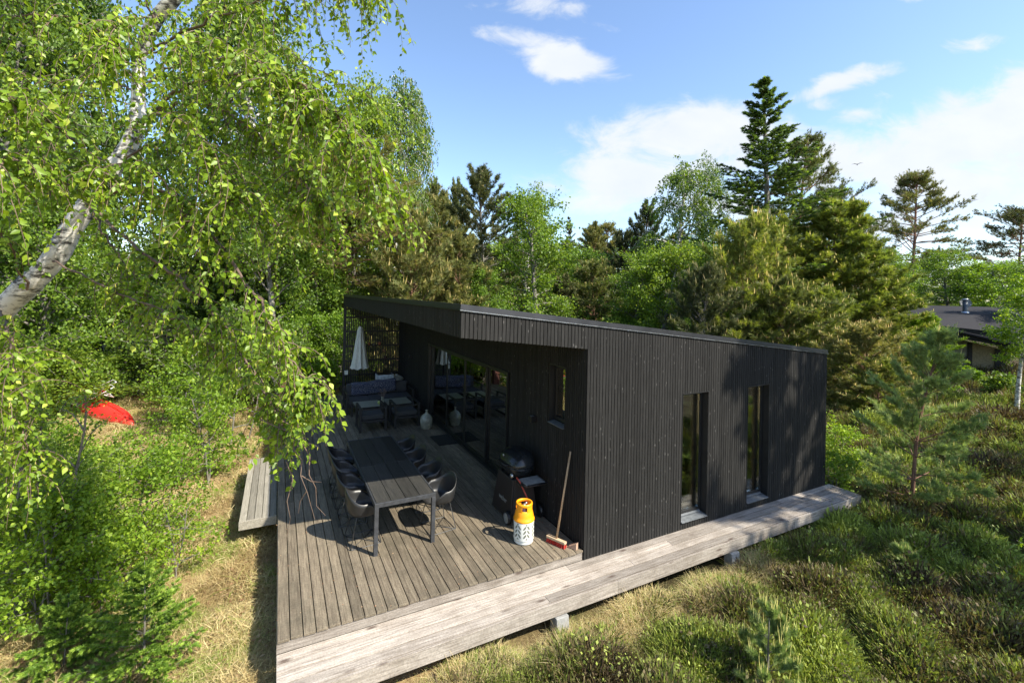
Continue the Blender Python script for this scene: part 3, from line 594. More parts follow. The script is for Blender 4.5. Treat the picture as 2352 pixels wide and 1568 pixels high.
# cart: tapered moulded front and side panels
m.hexa([(-.27,-.33,.06),(-.235,-.33,.06),(-.235,.36,.02),(-.27,.36,.02),(-.2,-.27,.66),(-.17,-.27,.66),(-.17,.28,.66),(-.2,.28,.66)])
m.hexa([(-.234,-.33,.06),(.24,-.33,.06),(.24,-.29,.06),(-.234,-.29,.06),(-.169,-.27,.66),(.16,-.27,.66),(.16,-.23,.66),(-.169,-.23,.66)])
m.hexa([(-.234,.32,.02),(.24,.32,.02),(.24,.36,.02),(-.234,.36,.02),(-.169,.24,.66),(.16,.24,.66),(.16,.28,.66),(-.169,.28,.66)])
m.box(-.2,.2,-.28,.31,.1,.13); m.box(-.165,.155,-.225,.235,.58,.64)
m.build('cart',MT['grillbody'],gr,bevel=.012)
for x in (-.30,.29):
    w=MB(); w.lathe([(0,-.03),(.085,-.03),(.1,-.022),(.1,.022),(.085,.03),(0,.03)],(x,-.30,.1),28,ax='x'); wh=w.build('wheel',MT['black'],gr)
    g=MB(); sx=-1 if x<0 else 1; g.lathe([(0,.037*sx),(.06,.036*sx),(.078,.031*sx)],(x,-.30,.1),24,ax='x'); g.build('hub_cap',MT['greyplastic'],wh)
m=MB(); m.hexa([(-.2,-.66,.68),(.2,-.66,.68),(.2,-.36,.66),(-.2,-.36,.66),(-.21,-.69,.72),(.21,-.69,.72),(.21,-.355,.725),(-.21,-.355,.725)]); st=m.build('side_table',MT['greyplastic'],gr,bevel=.015)
st.data.materials[0]=MT['black']
one('inset_tray',MT['greyplastic'],st,'box',-.17,.17,-.65,-.39,.7225,.7265)
one('tool_hook',MT['black'],st,'tube',[(-.15,-.69,.71),(-.15,-.72,.73),(.15,-.72,.73),(.15,-.69,.71)],.007)
m=MB(); m.lathe([(0,-.035),(.03,-.035),(.036,-.02),(.036,.0),(.0,.0)],(-.24,-.33,.77),20,ax='x'); m.build('knob',MT['steel'],gr)
# lettering on the cart
def lettering(txt,size,locv,rotm,matn,parent,name='lettering',ext=.0008):
    cu_=bpy.data.curves.new('lettering','FONT'); cu_.body=txt; cu_.size=size; cu_.extrude=ext; cu_.align_x='CENTER'; cu_.offset=.0012
    t=bpy.data.objects.new('tmp',cu_); COL.objects.link(t); bpy.context.view_layer.update()
    me=bpy.data.meshes.new_from_object(t.evaluated_get(bpy.context.evaluated_depsgraph_get())); bpy.data.objects.remove(t)
    o=link(name,me,matn,parent); o.matrix_local=rotm; o.location=locv; return o
ang=math.atan2(.07,.62)
rm=(Matrix.Rotation(rad(-90),4,'Z')@Matrix.Rotation(rad(90)-ang,4,'X'))
lettering('weber',.11,(-.2545,-.02,.26),rm,MT['greyplastic'],gr)
# ------------------------------------------------------------------ broom and offcut
bx,by=-.30,.22
hd=Vector((-.275,.295,D)); topp=Vector((-.02,.345,D+1.31)) 
br=empty('broom',hd,'push broom with wooden handle and red bristles leaning on the wall','broom')
rz=rad(-66)
m=MB(); m.box(-.16,.16,-.03,.03,.06,.095); 
o=m.build('broom_head',MT['broomwood'],br,bevel=.004); o.rotation_euler=(0,0,rz)
rng=np.random.default_rng(5); n=900
P=np.stack([rng.uniform(-.15,.15,n),rng.uniform(-.026,.026,n),np.full(n,.062)],-1); A=np.stack([P[:,0]*.9+rng.normal(0,.08,n),P[:,1]*5+rng.normal(0,.1,n),-np.ones(n)],-1)
v,f,r=inst([(-.0022,0,0),(.0022,0,0),(.0022,1,0),(-.0022,1,0)],[(0,1,2,3)],P,A,rng.normal(0,1,(n,3)),np.stack([np.ones(n),np.full(n,.06),np.ones(n)],-1))
o=link('bristles',np_mesh('bristles',v,f,r),MT['bristle'],br); o.rotation_euler=(0,0,rz)
one('handle',MT['handle'],br,'tube',[(0,0,.07),tuple(topp-hd)],.0145,12)
m=MB(); m.add([(0,0,0),(.13,0,0),(.13,.08,0),(0,.08,0),(.0,0,.02),(.13,0,.09),(.13,.08,.09),(0,.08,.02)],[(3,2,1,0),(4,5,6,7),(0,1,5,4),(1,2,6,5),(2,3,7,6),(3,0,4,7)]); o=m.build('wedge_offcut',MT['brick'],None,bevel=.003)
o.location=(-.16,.16,D); o.rotation_euler=(0,0,rad(-60))
tag(o,'small pinkish wedge shaped wood offcut beside the broom head','offcut')
# ------------------------------------------------------------------ wall lamps
def lamp(y,z,label):
    r=empty('wall_lamp',(0,y,z),label,'lamp','black wall lamps on the terrace wall')
    one('lamp_body',MT['black'],r,'box',-.115,-.022,-.05,.05,-.05,.05,bevel=.004); one('mounting_plate',MT['black'],r,'box',-.0215,-.002,-.035,.035,-.04,.04)
    one('lens',MT['sill'],r,'box',-.1,-.04,-.035,.035,.0505,.0535); return r
lamp(1.43,1.665,'small black cube wall lamp between the glass doors and the small window'); lamp(9.5,1.64,'small black cube wall lamp near the slatted screen')
# ------------------------------------------------------------------ doormat, demijohn
dm=MB(); dm.box(-.5,-.035,5.03,5.78,D+.003,D+.018); tag(dm.build('doormat',MT['mat'],None,bevel=.004),'black rectangular doormat before the glass doors','doormat')
dj=empty('demijohn',(-.38,6.5,D),'bulbous dusty glass demijohn standing by the glass doors','demijohn')
m=MB(); m.lathe([(0,0),(.13,.0),(.155,.02),(.175,.1),(.195,.2),(.2,.27),(.18,.35),(.13,.42),(.07,.465),(.038,.49),(.034,.56),(.044,.565),(.044,.585),(.03,.587),(.03,.5)],n=36); m.build('bottle_body',MT['demi'],dj); dj.scale=(.85,.85,.85)
# ------------------------------------------------------------------ lounge
def armchair(x0,x1,y0,label):
    w=x1-x0; dp=.7; r=empty('armchair',((x0+x1)/2,y0+dp/2,D),label,'armchair','black framed lounge armchairs')
    hx,hy=w/2,dp/2; s=.055
    m=MB()
    for sx in (-1,1):
        for sy in (-1,1): m.box(sx*(hx-s/2)-s/2,sx*(hx-s/2)+s/2,sy*(hy-s/2)-s/2,sy*(hy-s/2)+s/2,0,.6)
        m.box(sx*(hx-s/2)-s/2-.004,sx*(hx-s/2)+s/2+.004,-hy-.002,hy+.002,.601,.63)
        m.box(sx*(hx-s/2)-.015,sx*(hx-s/2)+.015,-hy+s,hy-s,.0,.045)
    m.box(-hx+s,hx-s,-hy+.005,-hy+.045,.56,.6); m.box(-hx+s,hx-s,-hy+.01,-hy+.04,.24,.3); m.box(-hx+s,hx-s,hy-.04,hy-.01,.24,.3)
    m.box(-hx+s,hx-s,-hy+.041,hy-.041,.27,.295)
    m.build('frame',MT['furn'],r,bevel=.004)
    one('seat_cushion',MT['cushion'],r,'box',-hx+s+.005,hx-s-.005,-hy+.05,hy+.01,.297,.43,bevel=.03)
    return r
armchair(-2.06,-1.37,6.75,'black lounge armchair nearer the deck edge, left one of the pair'); armchair(-1.16,-.47,6.8,'black lounge armchair nearer the wall, beside the demijohn')
def coffee(x0,x1,y0,y1,label):
    r=empty('coffee_table',((x0+x1)/2,(y0+y1)/2,D),label,'coffee table','low coffee tables in the lounge'); hx,hy=(x1-x0)/2,(y1-y0)/2
    one('table_top',MT['cofftop'],r,'box',-hx+.03,hx-.03,-hy+.03,hy-.03,.418,.43)
    m=MB()
    for sx in (-1,1):
        for sy in (-1,1): m.box(sx*(hx-.02)-.02,sx*(hx-.02)+.02,sy*(hy-.02)-.02,sy*(hy-.02)+.02,0,.4)
    m.box(-hx,hx,-hy,-hy+.03,.401,.425); m.box(-hx,hx,hy-.03,hy,.401,.425); m.box(-hx,-hx+.03,-hy+.031,hy-.031,.401,.425); m.box(hx-.03,hx,-hy+.031,hy-.031,.401,.425)
    m.build('table_frame',MT['furn'],r)
coffee(-2.03,-1.28,7.62,8.42,'low coffee table with pale top and the green ball on it'); coffee(-1.17,-.42,7.66,8.46,'low coffee table with pale top nearer the wall')
one_=MB(); one_.lathe([(0,-.055),(.03,-.046),(.055,0),(.03,.046),(0,.055)],n=16); o=one_.build('green_ball',mat('lime_ceramic',(.35,.42,.12),.4)); o.location=(-1.36,7.85,D+.485); tag(o,'pale green round gourd on the coffee table','gourd')
vz=empty('flower_vase',(-1.24,7.98,D+.43),'dark glass vase holding dried flowers on the coffee tables','vase')
m=MB(); m.lathe([(0,0),(.045,0),(.05,.03),(.04,.14),(.045,.18),(.04,.18),(.035,.1)],n=16); m.build('vase_body',MT['demi'],vz)
rng=np.random.default_rng(3); m=MB()
for k in range(26):
    a=rng.uniform(0,6.28); t=rng.uniform(.05,.16); h=rng.uniform(.25,.42); p=(t*math.cos(a),t*math.sin(a),h); m.tube([(0,0,.1),(p[0]*.5,p[1]*.5,h*.7),p],.0025,4); 
    m.lathe([(0,-.014),(.014,0),(0,.014)],p,6)
m.build('dried_flowers',mat('dried_flowers',(.16,.12,.1),.9),vz)
sf=empty('sofa',(-1.15,9.05,D),'dark lounge sofa with slate cushions below the slatted screen','sofa')
m=MB(); m.box(-1.02,1.02,-.4,.42,.2,.27)
for x in (-.99,.95): m.box(x,x+.06,-.42,-.36,0,.58); m.box(x,x+.06,.38,.44,0,.7); m.box(x-.004,x+.064,-.43,.45,.581,.61)
m.box(-.93,.95,.4,.44,.3,.68); m.build('frame',MT['furn'],sf,bevel=.004)
for k in range(3): one('seat_cushion',MT['cushion'],sf,'box',-.92+k*.625,-.305+k*.625,-.41,.25,.272,.41,bevel=.03); one('back_cushion',MT['cushion'],sf,'box',-.92+k*.625,-.305+k*.625,.22,.39,.415,.76,bevel=.04)
bm_=bpy.data.materials.new('blue_floral_cloth'); bm_.use_nodes=True; nt=bm_.node_tree; p=nt.nodes['Principled BSDF']; tc=nd(nt,'ShaderNodeTexCoord'); vo=nd(nt,'ShaderNodeTexVoronoi',feature='DISTANCE_TO_EDGE',i_Scale=13.0); wv=nd(nt,'ShaderNodeTexNoise',i_Scale=6.0); nt.links.new(tc.outputs['Object'],wv.inputs[0]); nt.links.new(wv.outputs['Color'],vo.inputs['Vector'])
vo.inputs['Scale'].default_value=9; rr=nd(nt,'ShaderNodeValToRGB'); e=rr.color_ramp.elements; e[0].position=.02; e[0].color=(.25,.25,.28,1); e[1].position=.04; e[1].color=(.025,.032,.07,1); nt.links.new(vo.outputs[0],rr.inputs[0]); nt.links.new(rr.outputs[0],p.inputs['Base Color']); p.inputs['Roughness'].default_value=.9
m=MB(); V=[];nx,ny=24,10
for i in range(nx+1):
    for j in range(ny+1):
        u=i/nx; v=j/ny; x=-1.93+u*1.35; 
        if v<.62: q=v/.62; y=9.24+.0*q-.03*math.sin(q*9+u*5)*.5; z=D+.46+.06*(1-u)*-1+q*.38
        else: q=(v-.62)/.38; y=9.25+q*.27; z=D+.84-.06*(1-u)+.012*math.sin(u*14)-q*.03
        V.append((x,y-.035,z+.02))
m.add(V,[(i*(ny+1)+j,(i+1)*(ny+1)+j,(i+1)*(ny+1)+j+1,i*(ny+1)+j+1) for i in range(nx) for j in range(ny)],.5,True)
o=m.build('floral_blanket',bm_); o.modifiers.new('thickness','SOLIDIFY').thickness=.012; tag(o,'blue blanket with pale flowers draped over the sofa back','blanket')
# low cabinet, white box, sack
cb=empty('low_cabinet',(-.42,10.6,D),'low black cabinet standing in the corner by the slatted screen','cabinet')
one('cabinet_body',MT['furn'],cb,'box',-.62,.38,-.28,.28,0,.46,bevel=.004); one('cabinet_top',MT['furn'],cb,'box',-.64,.39,-.3,.3,.461,.485,bevel=.003)
wb=empty('white_box',(-.66,10.6,D+.486),'white box with dark contents on the low cabinet behind the sofa','box')
m=MB()
for (a,b,c,d) in ((-.27,.27,-.2,-.185),(-.27,.27,.185,.2),(-.27,-.255,-.184,.184),(.255,.27,-.184,.184)): m.box(a,b,c,d,0,.3)
m.box(-.254,.254,-.184,.184,0,.01); m.build('box_walls',MT['whitebox'],wb); one('dark_contents',MT['black'],wb,'box',-.25,.25,-.18,.18,.25,.31,bevel=.02)
m=MB();V=[];n=16
for j in range(7):
    for k in range(n):
        t=6.283*k/n; q=j/6; rr_=[.16,.19,.2,.17,.12,.06,.03][j]*(1+.12*math.sin(3*t+j)); V.append((rr_*1.2*math.cos(t),rr_*.8*math.sin(t),[.0,.04,.1,.16,.2,.23,.27][j]+.01*math.sin(2*t)))
m.add(V,[(j*n+k,j*n+(k+1)%n,(j+1)*n+(k+1)%n,(j+1)*n+k) for j in range(6) for k in range(n)]+[tuple((6*n)+k for k in range(n))],.5,True); o=m.build('cloth_sack',MT['sack']); o.location=(-.24,10.6,D+.487); tag(o,'crumpled beige cloth sack beside the white box','sack')
# parasol
pu=empty('parasol',(-1.45,10.9,D),'closed cream parasol standing in front of the slatted screen','parasol')
m=MB();V=[];n=48
for j,(r_,z) in enumerate([(.03,2.42),(.075,2.38),(.085,2.3),(.10,2.27),(.12,2.1),(.16,1.8),(.2,1.45),(.25,1.1),(.28,.98)]):
    for k in range(n):
        t=6.283*k/n; f=1+(.16*j/8)*math.cos(8*t)+.05*math.sin(3*t+j*.3); V.append((r_*f*math.cos(t),r_*f*math.sin(t),z+(.03*math.cos(8*t) if j==8 else 0)))
m.add(V,[(j*n+k,j*n+(k+1)%n,(j+1)*n+(k+1)%n,(j+1)*n+k) for j in range(8) for k in range(n)],.5,True); m.build('canopy',MT['canvas'],pu)
one('pole',MT['black'],pu,'tube',[(0,0,0),(0,0,2.5)],.022,10); one('foot_plate',MT['concrete'],pu,'box',-.25,.25,-.25,.25,0,.05,bevel=.01)
# small things on the rails of the screen
def pot(x,z,r,h,matn,label,cat='pot'):
    m=MB(); m.lathe([(0,0),(r*.75,0),(r,h),(r*.85,h),(r*.7,.01)],n=14); o=m.build('flower_pot',matn); o.location=(x,HL-.155,z+.046); tag(o,label,cat,'small pots on the screen rails')
sh=MB()
for z in (1.81,1.3): sh=MB(); sh.box(-1.2,-.45,HL-.215,HL-.131,z+.03,z+.045); sh.build('screen_shelf',MT['furn'],cabin)
pot(-1.08,1.81,.04,.09,MT['terracotta'],'terracotta pot on the upper rail, left one of two'); pot(-.73,1.81,.055,.1,MT['terracotta'],'wide terracotta pot on the upper rail, right one of two'); pot(-.93,1.81,.03,.06,MT['demi'],'tiny glass pot between the terracotta pots'); pot(-.5,1.3,.045,.1,mat('dark_clay',(.1,.05,.05),.8),'dark clay pot on the lower screen shelf')
sb=MB(); sb.box(-.055,.055,-.03,.03,0,.13); sb.box(-.06,.06,-.034,.034,.131,.145); o=sb.build('white_socket_box',MT['white'],None,bevel=.006); o.location=(-1.83,HL-.165,D+.72); tag(o,'small white box fixed low on the slatted screen','box')
# ------------------------------------------------------------------ vegetation materials
G=dict(
 birch=leafmat('birch_leaves',[(0,(.055,.11,.01)),(.5,(.15,.26,.017)),(.85,(.27,.39,.028)),(1,(.42,.50,.09))],rough=.42,trans=.42,spec=.45),
 catkin=leafmat('birch_catkins',[(0,(.38,.42,.06)),(1,(.5,.5,.1))],trans=.25),
 deep=leafmat('deep_green_leaves',[(0,(.055,.11,.015)),(.6,(.13,.21,.025)),(1,(.25,.34,.04))],trans=0.4),
 mid=leafmat('mid_green_leaves',[(0,(.08,.15,.018)),(.6,(.18,.28,.028)),(1,(.33,.42,.05))],trans=0.42),
 lime=leafmat('lime_leaves',[(0,(.09,.17,.014)),(.6,(.19,.31,.022)),(1,(.35,.45,.05))],trans=.42),
 pine=leafmat('pine_needles',[(0,(.07,.10,.03)),(.55,(.19,.22,.065)),(.86,(.30,.32,.10)),(.9,(.42,.36,.13)),(1,(.55,.43,.18))],trans=0.4,rough=.55,tcol=(1.2,1.2,.6)),
 pinebrown=leafmat('flowering_pine_needles',[(0,(.10,.12,.035)),(.5,(.24,.26,.075)),(.8,(.38,.35,.11)),(1,(.62,.49,.2))],trans=0.4,rough=.55,tcol=(1.2,1.1,.6)),
 pinedark=leafmat('dark_pine_needles',[(0,(.05,.07,.025)),(.6,(.12,.14,.05)),(.88,(.2,.2,.075)),(1,(.34,.28,.12))],trans=0.35,rough=.55,tcol=(1.1,1.1,.7)),
 pineolive=leafmat('olive_pine_needles',[(0,(.10,.14,.03)),(.55,(.25,.30,.06)),(.86,(.38,.41,.1)),(.9,(.5,.43,.13)),(1,(.6,.5,.19))],trans=0.42,rough=.5,tcol=(1.3,1.3,.5)),
 pineblue=leafmat('blue_green_pine_needles',[(0,(.16,.22,.08)),(.6,(.33,.41,.14)),(.88,(.46,.53,.18)),(.9,(.6,.55,.18)),(1,(.72,.64,.25))],trans=.4,rough=.5,tcol=(1.2,1.3,.7)),
 spruce=leafmat('spruce_needles',[(0,(.04,.08,.022)),(.6,(.11,.17,.04)),(.88,(.18,.26,.06)),(.92,(.28,.40,.07)),(1,(.34,.46,.09))],trans=0.38,rough=.5),
 sprucelite=leafmat('fresh_spruce_needles',[(0,(.09,.16,.02)),(.5,(.18,.29,.035)),(.85,(.29,.41,.05)),(1,(.4,.52,.08))],trans=.3,rough=.5),
 straw=leafmat('dry_grass',[(0,(.27,.18,.08)),(.35,(.56,.43,.2)),(.7,(.8,.68,.38)),(.8,(.2,.27,.04)),(1,(.33,.4,.07))],trans=0.3,rough=.6,tcol=(1.1,1,.7)),
 heath=leafmat('heather_sprigs',[(0,(.07,.045,.03)),(.28,(.22,.16,.085)),(.48,(.17,.19,.05)),(.78,(.31,.37,.06)),(1,(.5,.54,.12))],trans=.3,rough=.6,tcol=(1.2,1.2,.6)),
 litter=leafmat('leaf_litter',[(0,(.16,.08,.04)),(.6,(.34,.2,.11)),(1,(.5,.36,.22))],trans=.1,rough=.8),
)
DIA=([(0,0,0),(.36,.42,.08),(0,1,0),(-.36,.42,.08)],[(0,1,2,3)])
LEAF=([(0,-.12,0),(0,.0,0),(.30,.22,.07),(.30,.45,.09),(0,.5,-.01),(0,1,-.04),(-.30,.45,.09),(-.30,.22,.07)],
      [(1,2,3),(1,3,4),(4,3,5),(1,4,6),(1,6,7),(4,5,6),(0,2,1),(0,1,7)])
def unit(rng,n): return norm(rng.normal(size=(n,3)))
def tube_np(pts,rs,n=5):
    P=np.asarray(pts,float); k=len(P); rs=np.broadcast_to(np.asarray(rs,float),(k,))
    T=norm(np.gradient(P,axis=0)); a=norm(np.cross(T,np.array([.31,.2,.93]))); b=np.cross(T,a)
    t=np.arange(n)*2*np.pi/n
    V=P[:,None]+(a[:,None]*np.cos(t)[None,:,None]+b[:,None]*np.sin(t)[None,:,None])*rs[:,None,None]
    i=np.arange(k-1)[:,None]*n; j=np.arange(n)[None]
    F=np.stack([i+j,i+(j+1)%n,i+n+(j+1)%n,i+n+j],-1).reshape(-1,4)
    return V.reshape(-1,3),F,np.full(len(F),.5)
def polyline(p0,d0,L,k,rng,wob=.12,grav=0.0):
    pts=[np.array(p0,float)]; d=np.array(d0,float)
    for i in range(k):
        d=d+rng.normal(0,wob,3)+np.array([0,0,grav]); d/=np.linalg.norm(d); pts.append(pts[-1]+d*L/k)
    return np.array(pts)
def interp(P,t):
    t=np.clip(t,0,1)*(len(P)-1); i=min(int(t),len(P)-2); return P[i]+(P[i+1]-P[i])*(t-i)
def broadleaf(seed,H,R,base=.2,nl=34,nt=9,lpt=30,ls=.11,droop=.0,strand=0,stems=1,lowfull=.5,upright=.5,trunk_r=.02,spread=.16):
    rng=np.random.default_rng(seed); T=[];P=[];A=[]
    for s in range(stems):
        off=np.array([rng.normal(0,.12*R),rng.normal(0,.12*R),0]) if stems>1 else np.zeros(3)
        tr=polyline(off,(rng.normal(0,.08)+off[0]*.3/R,rng.normal(0,.08)+off[1]*.3/R,1),H*.96,9,rng,.05,.02); T.append(tube_np(tr,np.linspace(trunk_r*H,.004*H,10),7))
        m=nl//stems
        for i in range(m):
            t=base+(.97-base)*((i+rng.random())/m); p=interp(tr,t); q=(t-base)/(1-base)
            prof=(lowfull+(1-lowfull)*min(1,q/.35))*math.sqrt(max(.02,1-max(0,(q-.3)/.72)**2))
            L=R*prof*rng.uniform(.7,1.12); az=i*2.4+rng.normal(0,.4)+s; el=rad(10+55*upright*q+rng.normal(0,10)+15*upright)
            d=np.array([math.cos(az)*math.cos(el),math.sin(az)*math.cos(el),math.sin(el)])
            lb=polyline(p,d,L,6,rng,.10,-.07-droop*.12); T.append(tube_np(lb,np.linspace(.006*H*(1.1-q*.6),.0012*H,7),4))
            for j in range(nt):
                f=.3+.7*(j+rng.random())/nt; o=interp(lb,f); d2=norm(d*.6+unit(rng,1)[0]*.8+np.array([0,0,-droop*.6+.1])); l2=R*rng.uniform(.16,.34)*(1.15-.35*f)
                if strand:
                    tw=polyline(o,norm(d*.8+unit(rng,1)[0]*.5),l2*strand,5,rng,.05,-.55)
                else: tw=polyline(o,d2,l2,4,rng,.15,-.03)
                if j%2==0: T.append(tube_np(tw,np.linspace(.0014*H,.0006*H,len(tw)),3))
                k=int(lpt*rng.uniform(.6,1.4)); tt=rng.random(k)**.7*(len(tw)-1); ii=np.minimum(tt.astype(int),len(tw)-2)
                c=tw[ii]+(tw[ii+1]-tw[ii])*(tt-ii)[:,None]+rng.normal(0,R*spread*(.25 if strand else .42),(k,3))*np.array([1,1,.8])
                P.append(c); A.append(rng.normal(0,.8,(k,3))+np.array([0,0,-.5-droop]))
    P=np.concatenate(P);A=np.concatenate(A); n=len(P)
    N=norm(rng.normal(0,.75,(n,3))+np.array([0,0,.7]))
    cr_=inst(*DIA,P,A,N,ls*rng.uniform(.7,1.3,n),np.clip(rng.normal(.45,.25,n),0,1))
    return np_mesh('trunk',*join(T)),np_mesh('crown',*cr_)
def needles(rng,k,L,wd,spread,back=0):
    """template: k thin blades radiating round +y"""
    V=[];F=[]
    for i in range(k):
        a=rng.uniform(0,6.283); th=rng.uniform(.15,spread); d=np.array([math.cos(a)*math.sin(th),math.cos(th),math.sin(a)*math.sin(th)]); s=np.cross(d,[.3,.5,.8]); s/=np.linalg.norm(s)
        o=np.array([0,rng.uniform(-back,.1),0])*L; b=len(V); l=L*rng.uniform(.7,1.1)
        V+=[o-s*wd/2,o+s*wd/2,o+d*l]; F.append((b,b+1,b+2))
    return V,F
def pine(seed,H,R,base=.15,wh=11,per=5,nb=6,nk=12,nl=.14,wd=.014,shape='cone',candle=.25,open_=0,up=.35,tdens=1.0,rtr=.016,lean=0,cl=.16,spread=1.15):
    rng=np.random.default_rng(seed); T=[];P=[];A=[];CP=[];CA=[]
    tr=polyline((0,0,0),(lean,0,1),H*.97,10,rng,.025,.015); T.append(tube_np(tr,np.linspace(rtr*H,.003*H,11),8))
    for w in range(wh):
        q=(w+.3*rng.random())/wh; t=base+(1-base)*q
        if shape=='cone': prof=(1-q)**.75*.95+.07
        elif shape=='round': prof=math.sqrt(max(.03,1-(abs(q-.32)/.72)**2))
        else: prof=[.5,.95,.8,1.0,.7,.9,.6,.75,.45,.4,.25,.15][min(11,int(q*12))]
        m=per+rng.integers(-1,2)
        for i in range(max(2,m)):
            p=interp(tr,min(.99,t+rng.normal(0,.012))); az=i*6.283/m+w*1.9+rng.normal(0,.3); L=R*prof*rng.uniform(.65,1.15)
            el=rad({'cone':12+45*q,'round':8+60*q,'flat':rng.normal(8,10)+25*q}[shape]+rng.normal(0,6)); d=np.array([math.cos(az)*math.cos(el),math.sin(az)*math.cos(el),math.sin(el)])
            lb=polyline(p,d,L,6,rng,.07,.05*up if shape!='flat' else rng.normal(-.02,.04)); T.append(tube_np(lb,np.linspace(.0032*H*(1.1-.6*q)+.001*R,.0008*H,7),4))
            for j in range(nb+2):
                f=(1.0 if j>=nb else (.35+.65*(j+rng.random())/nb)) if not open_ else (1.0 if j>=nb else .5+.5*(j+rng.random())/nb)
                o=interp(lb,f); sd=np.cross(d,[0,0,1.]); d2=norm(d*.7+sd*rng.choice([-1,1])*rng.uniform(.3,1)+np.array([0,0,rng.uniform(-.05,.5)*up*1.5]))
                l2=R*rng.uniform(.14,.28)*(1.2-.5*f); tw=polyline(o,d2,l2,3,rng,.1,.12*up)
                if l2*FPX>0: T.append(tube_np(tw,np.linspace(.0012*H,.0006*H,4),3))
                k=max(1,int(6*tdens)); tt=rng.random(k)*3; ii=np.minimum(tt.astype(int),2); c=tw[ii]+(tw[ii+1]-tw[ii])*(tt-ii)[:,None]+rng.normal(0,R*.022,(k,3))
                P.append(c); A.append(np.repeat(d2[None],k,0)+rng.normal(0,.35,(k,3))+np.array([0,0,.35]))
                if rng.random()<candle: CP.append(tw[-1]); CA.append(np.array([rng.normal(0,.15),rng.normal(0,.15),1.]))
    P=np.concatenate(P);A=np.concatenate(A);n=len(P); parts=[]
    for s in range(4):
        sel=slice(s,None,4); k=len(P[sel]); tp=needles(rng,nk,nl,wd,spread,.4); parts.append(inst(tp[0],tp[1],P[sel],A[sel],unit(rng,k),rng.uniform(.75,1.25,k),np.clip(rng.normal(.42,.2,k),0,.87)))
    if CP:
        CP=np.array(CP);CA=np.array(CA);k=len(CP); w=wd*1.3; V=[(-w/2,0,-w/2),(w/2,0,-w/2),(w/2,0,w/2),(-w/2,0,w/2),(0,1,0)]
        parts.append(inst(V,[(0,1,4),(1,2,4),(2,3,4),(3,0,4)],CP,CA,unit(rng,k),np.stack([np.ones(k),cl*rng.uniform(.6,1.3,k),np.ones(k)],-1),rng.uniform(.92,1,k)))
    return np_mesh('trunk',*join(T)),np_mesh('crown',*join(parts))
def spruce(seed,H,R,base=.04,wh=26,per=7,nb=9,wd=.02,nl=.07,tip=.3,dens=1.0,droop=.5,rtr=.012,k_in=14,top=.0):
    rng=np.random.default_rng(seed); T=[];P=[];A=[];Rr=[]
    tr=polyline((0,0,0),(0,0,1),H,8,rng,.01,.01); T.append(tube_np(tr,np.linspace(rtr*H,.002*H,9),7))
    for w in range(wh):
        q=(w+.4*rng.random())/wh; t=base+(1-base)*q; prof=(1-q)**(.85+top)*(.92+.16*rng.random())+.03; m=max(3,int(per*(1-.35*q)))
        for i in range(m):
            p=interp(tr,t); az=i*6.283/m+w*2.1+rng.normal(0,.25); L=R*prof*rng.uniform(.55,1.22); el=rad(-18*droop+50*q+rng.normal(0,6)); d=np.array([math.cos(az)*math.cos(el),math.sin(az)*math.cos(el),math.sin(el)])
            lb=polyline(p,d,L,5,rng,.04,.04); T.append(tube_np(lb,np.linspace(.003*H*(1.1-q),.0008*H,6),3)); sd=norm(np.cross(d,[0,0,1.]))
            for j in range(nb+1):
                f=(.2+.8*(j+rng.random()*.5)/nb) if j<nb else 1.0; f=min(f,1.0); o=interp(lb,f); l2=L*rng.uniform(.22,.36)*(1.15-.8*f)+R*.02; d2=norm(d*.75+sd*(1 if j%2 else -1)*.8*(f<.97)+np.array([0,0,-.25*droop+rng.normal(0,.12)]))
                k=max(2,int((2+l2/nl*1.6)*dens)); s=(np.arange(k)+rng.random(k))/k
                P.append(o+d2*(l2*s)[:,None]+rng.normal(0,.012*R*.5,(k,3))); A.append(np.repeat(d2[None],k,0)+rng.normal(0,.12,(k,3)))
                Rr.append(np.where((s>.72)&(rng.random(k)<tip+.3),rng.uniform(.92,1,k),np.clip(rng.normal(.42,.2,k),0,.88)))
    P=np.concatenate(P);A=np.concatenate(A);Rr=np.concatenate(Rr); parts=[]
    for s in range(3):
        sel=slice(s,None,3); k=len(P[sel]); tp=needles(rng,k_in,nl,wd,1.1,.5); parts.append(inst(tp[0],tp[1],P[sel],A[sel],unit(rng,k),rng.uniform(.8,1.2,k),Rr[sel]))
    return np_mesh('trunk',*join(T)),np_mesh('crown',*join(parts))
# prototypes: (trunk mesh, crown mesh, height, radius)
PR={}
def proto(name,fn,seed,H,R,**k):
    t,c=fn(seed,H,R,**k); xs=np.empty(len(c.vertices)*3,np.float32); c.vertices.foreach_get('co',xs); xs=xs.reshape(-1,3)
    PR[name]=(t,c,float(xs[:,2].max()),float(np.percentile(np.hypot(xs[:,0],xs[:,1]),95)))
proto('ash',broadleaf,1,9,2.6,nl=44,nt=11,lpt=38,ls=.125,lowfull=.8,base=.1)
proto('ash2',broadleaf,2,9,2.6,nl=48,nt=10,lpt=38,ls=.125,lowfull=.9,base=.06,upright=.7)
proto('dense',broadleaf,3,11,3.4,nl=64,nt=11,lpt=38,ls=.13,lowfull=.9,base=.08,droop=.3)
proto('weep',broadleaf,4,10,2.4,nl=44,nt=11,lpt=34,ls=.11,droop=.8,strand=2.2,upright=1.0,base=.3,lowfull=.6,spread=.10)
proto('weep2',broadleaf,5,10,2.6,nl=38,nt=11,lpt=34,ls=.11,droop=.8,strand=2.4,upright=.9,base=.35,spread=.10)
proto('bush',broadleaf,6,3,1.5,nl=40,nt=8,lpt=26,ls=.075,stems=5,lowfull=1.0,base=.08,upright=.9,trunk_r=.012)
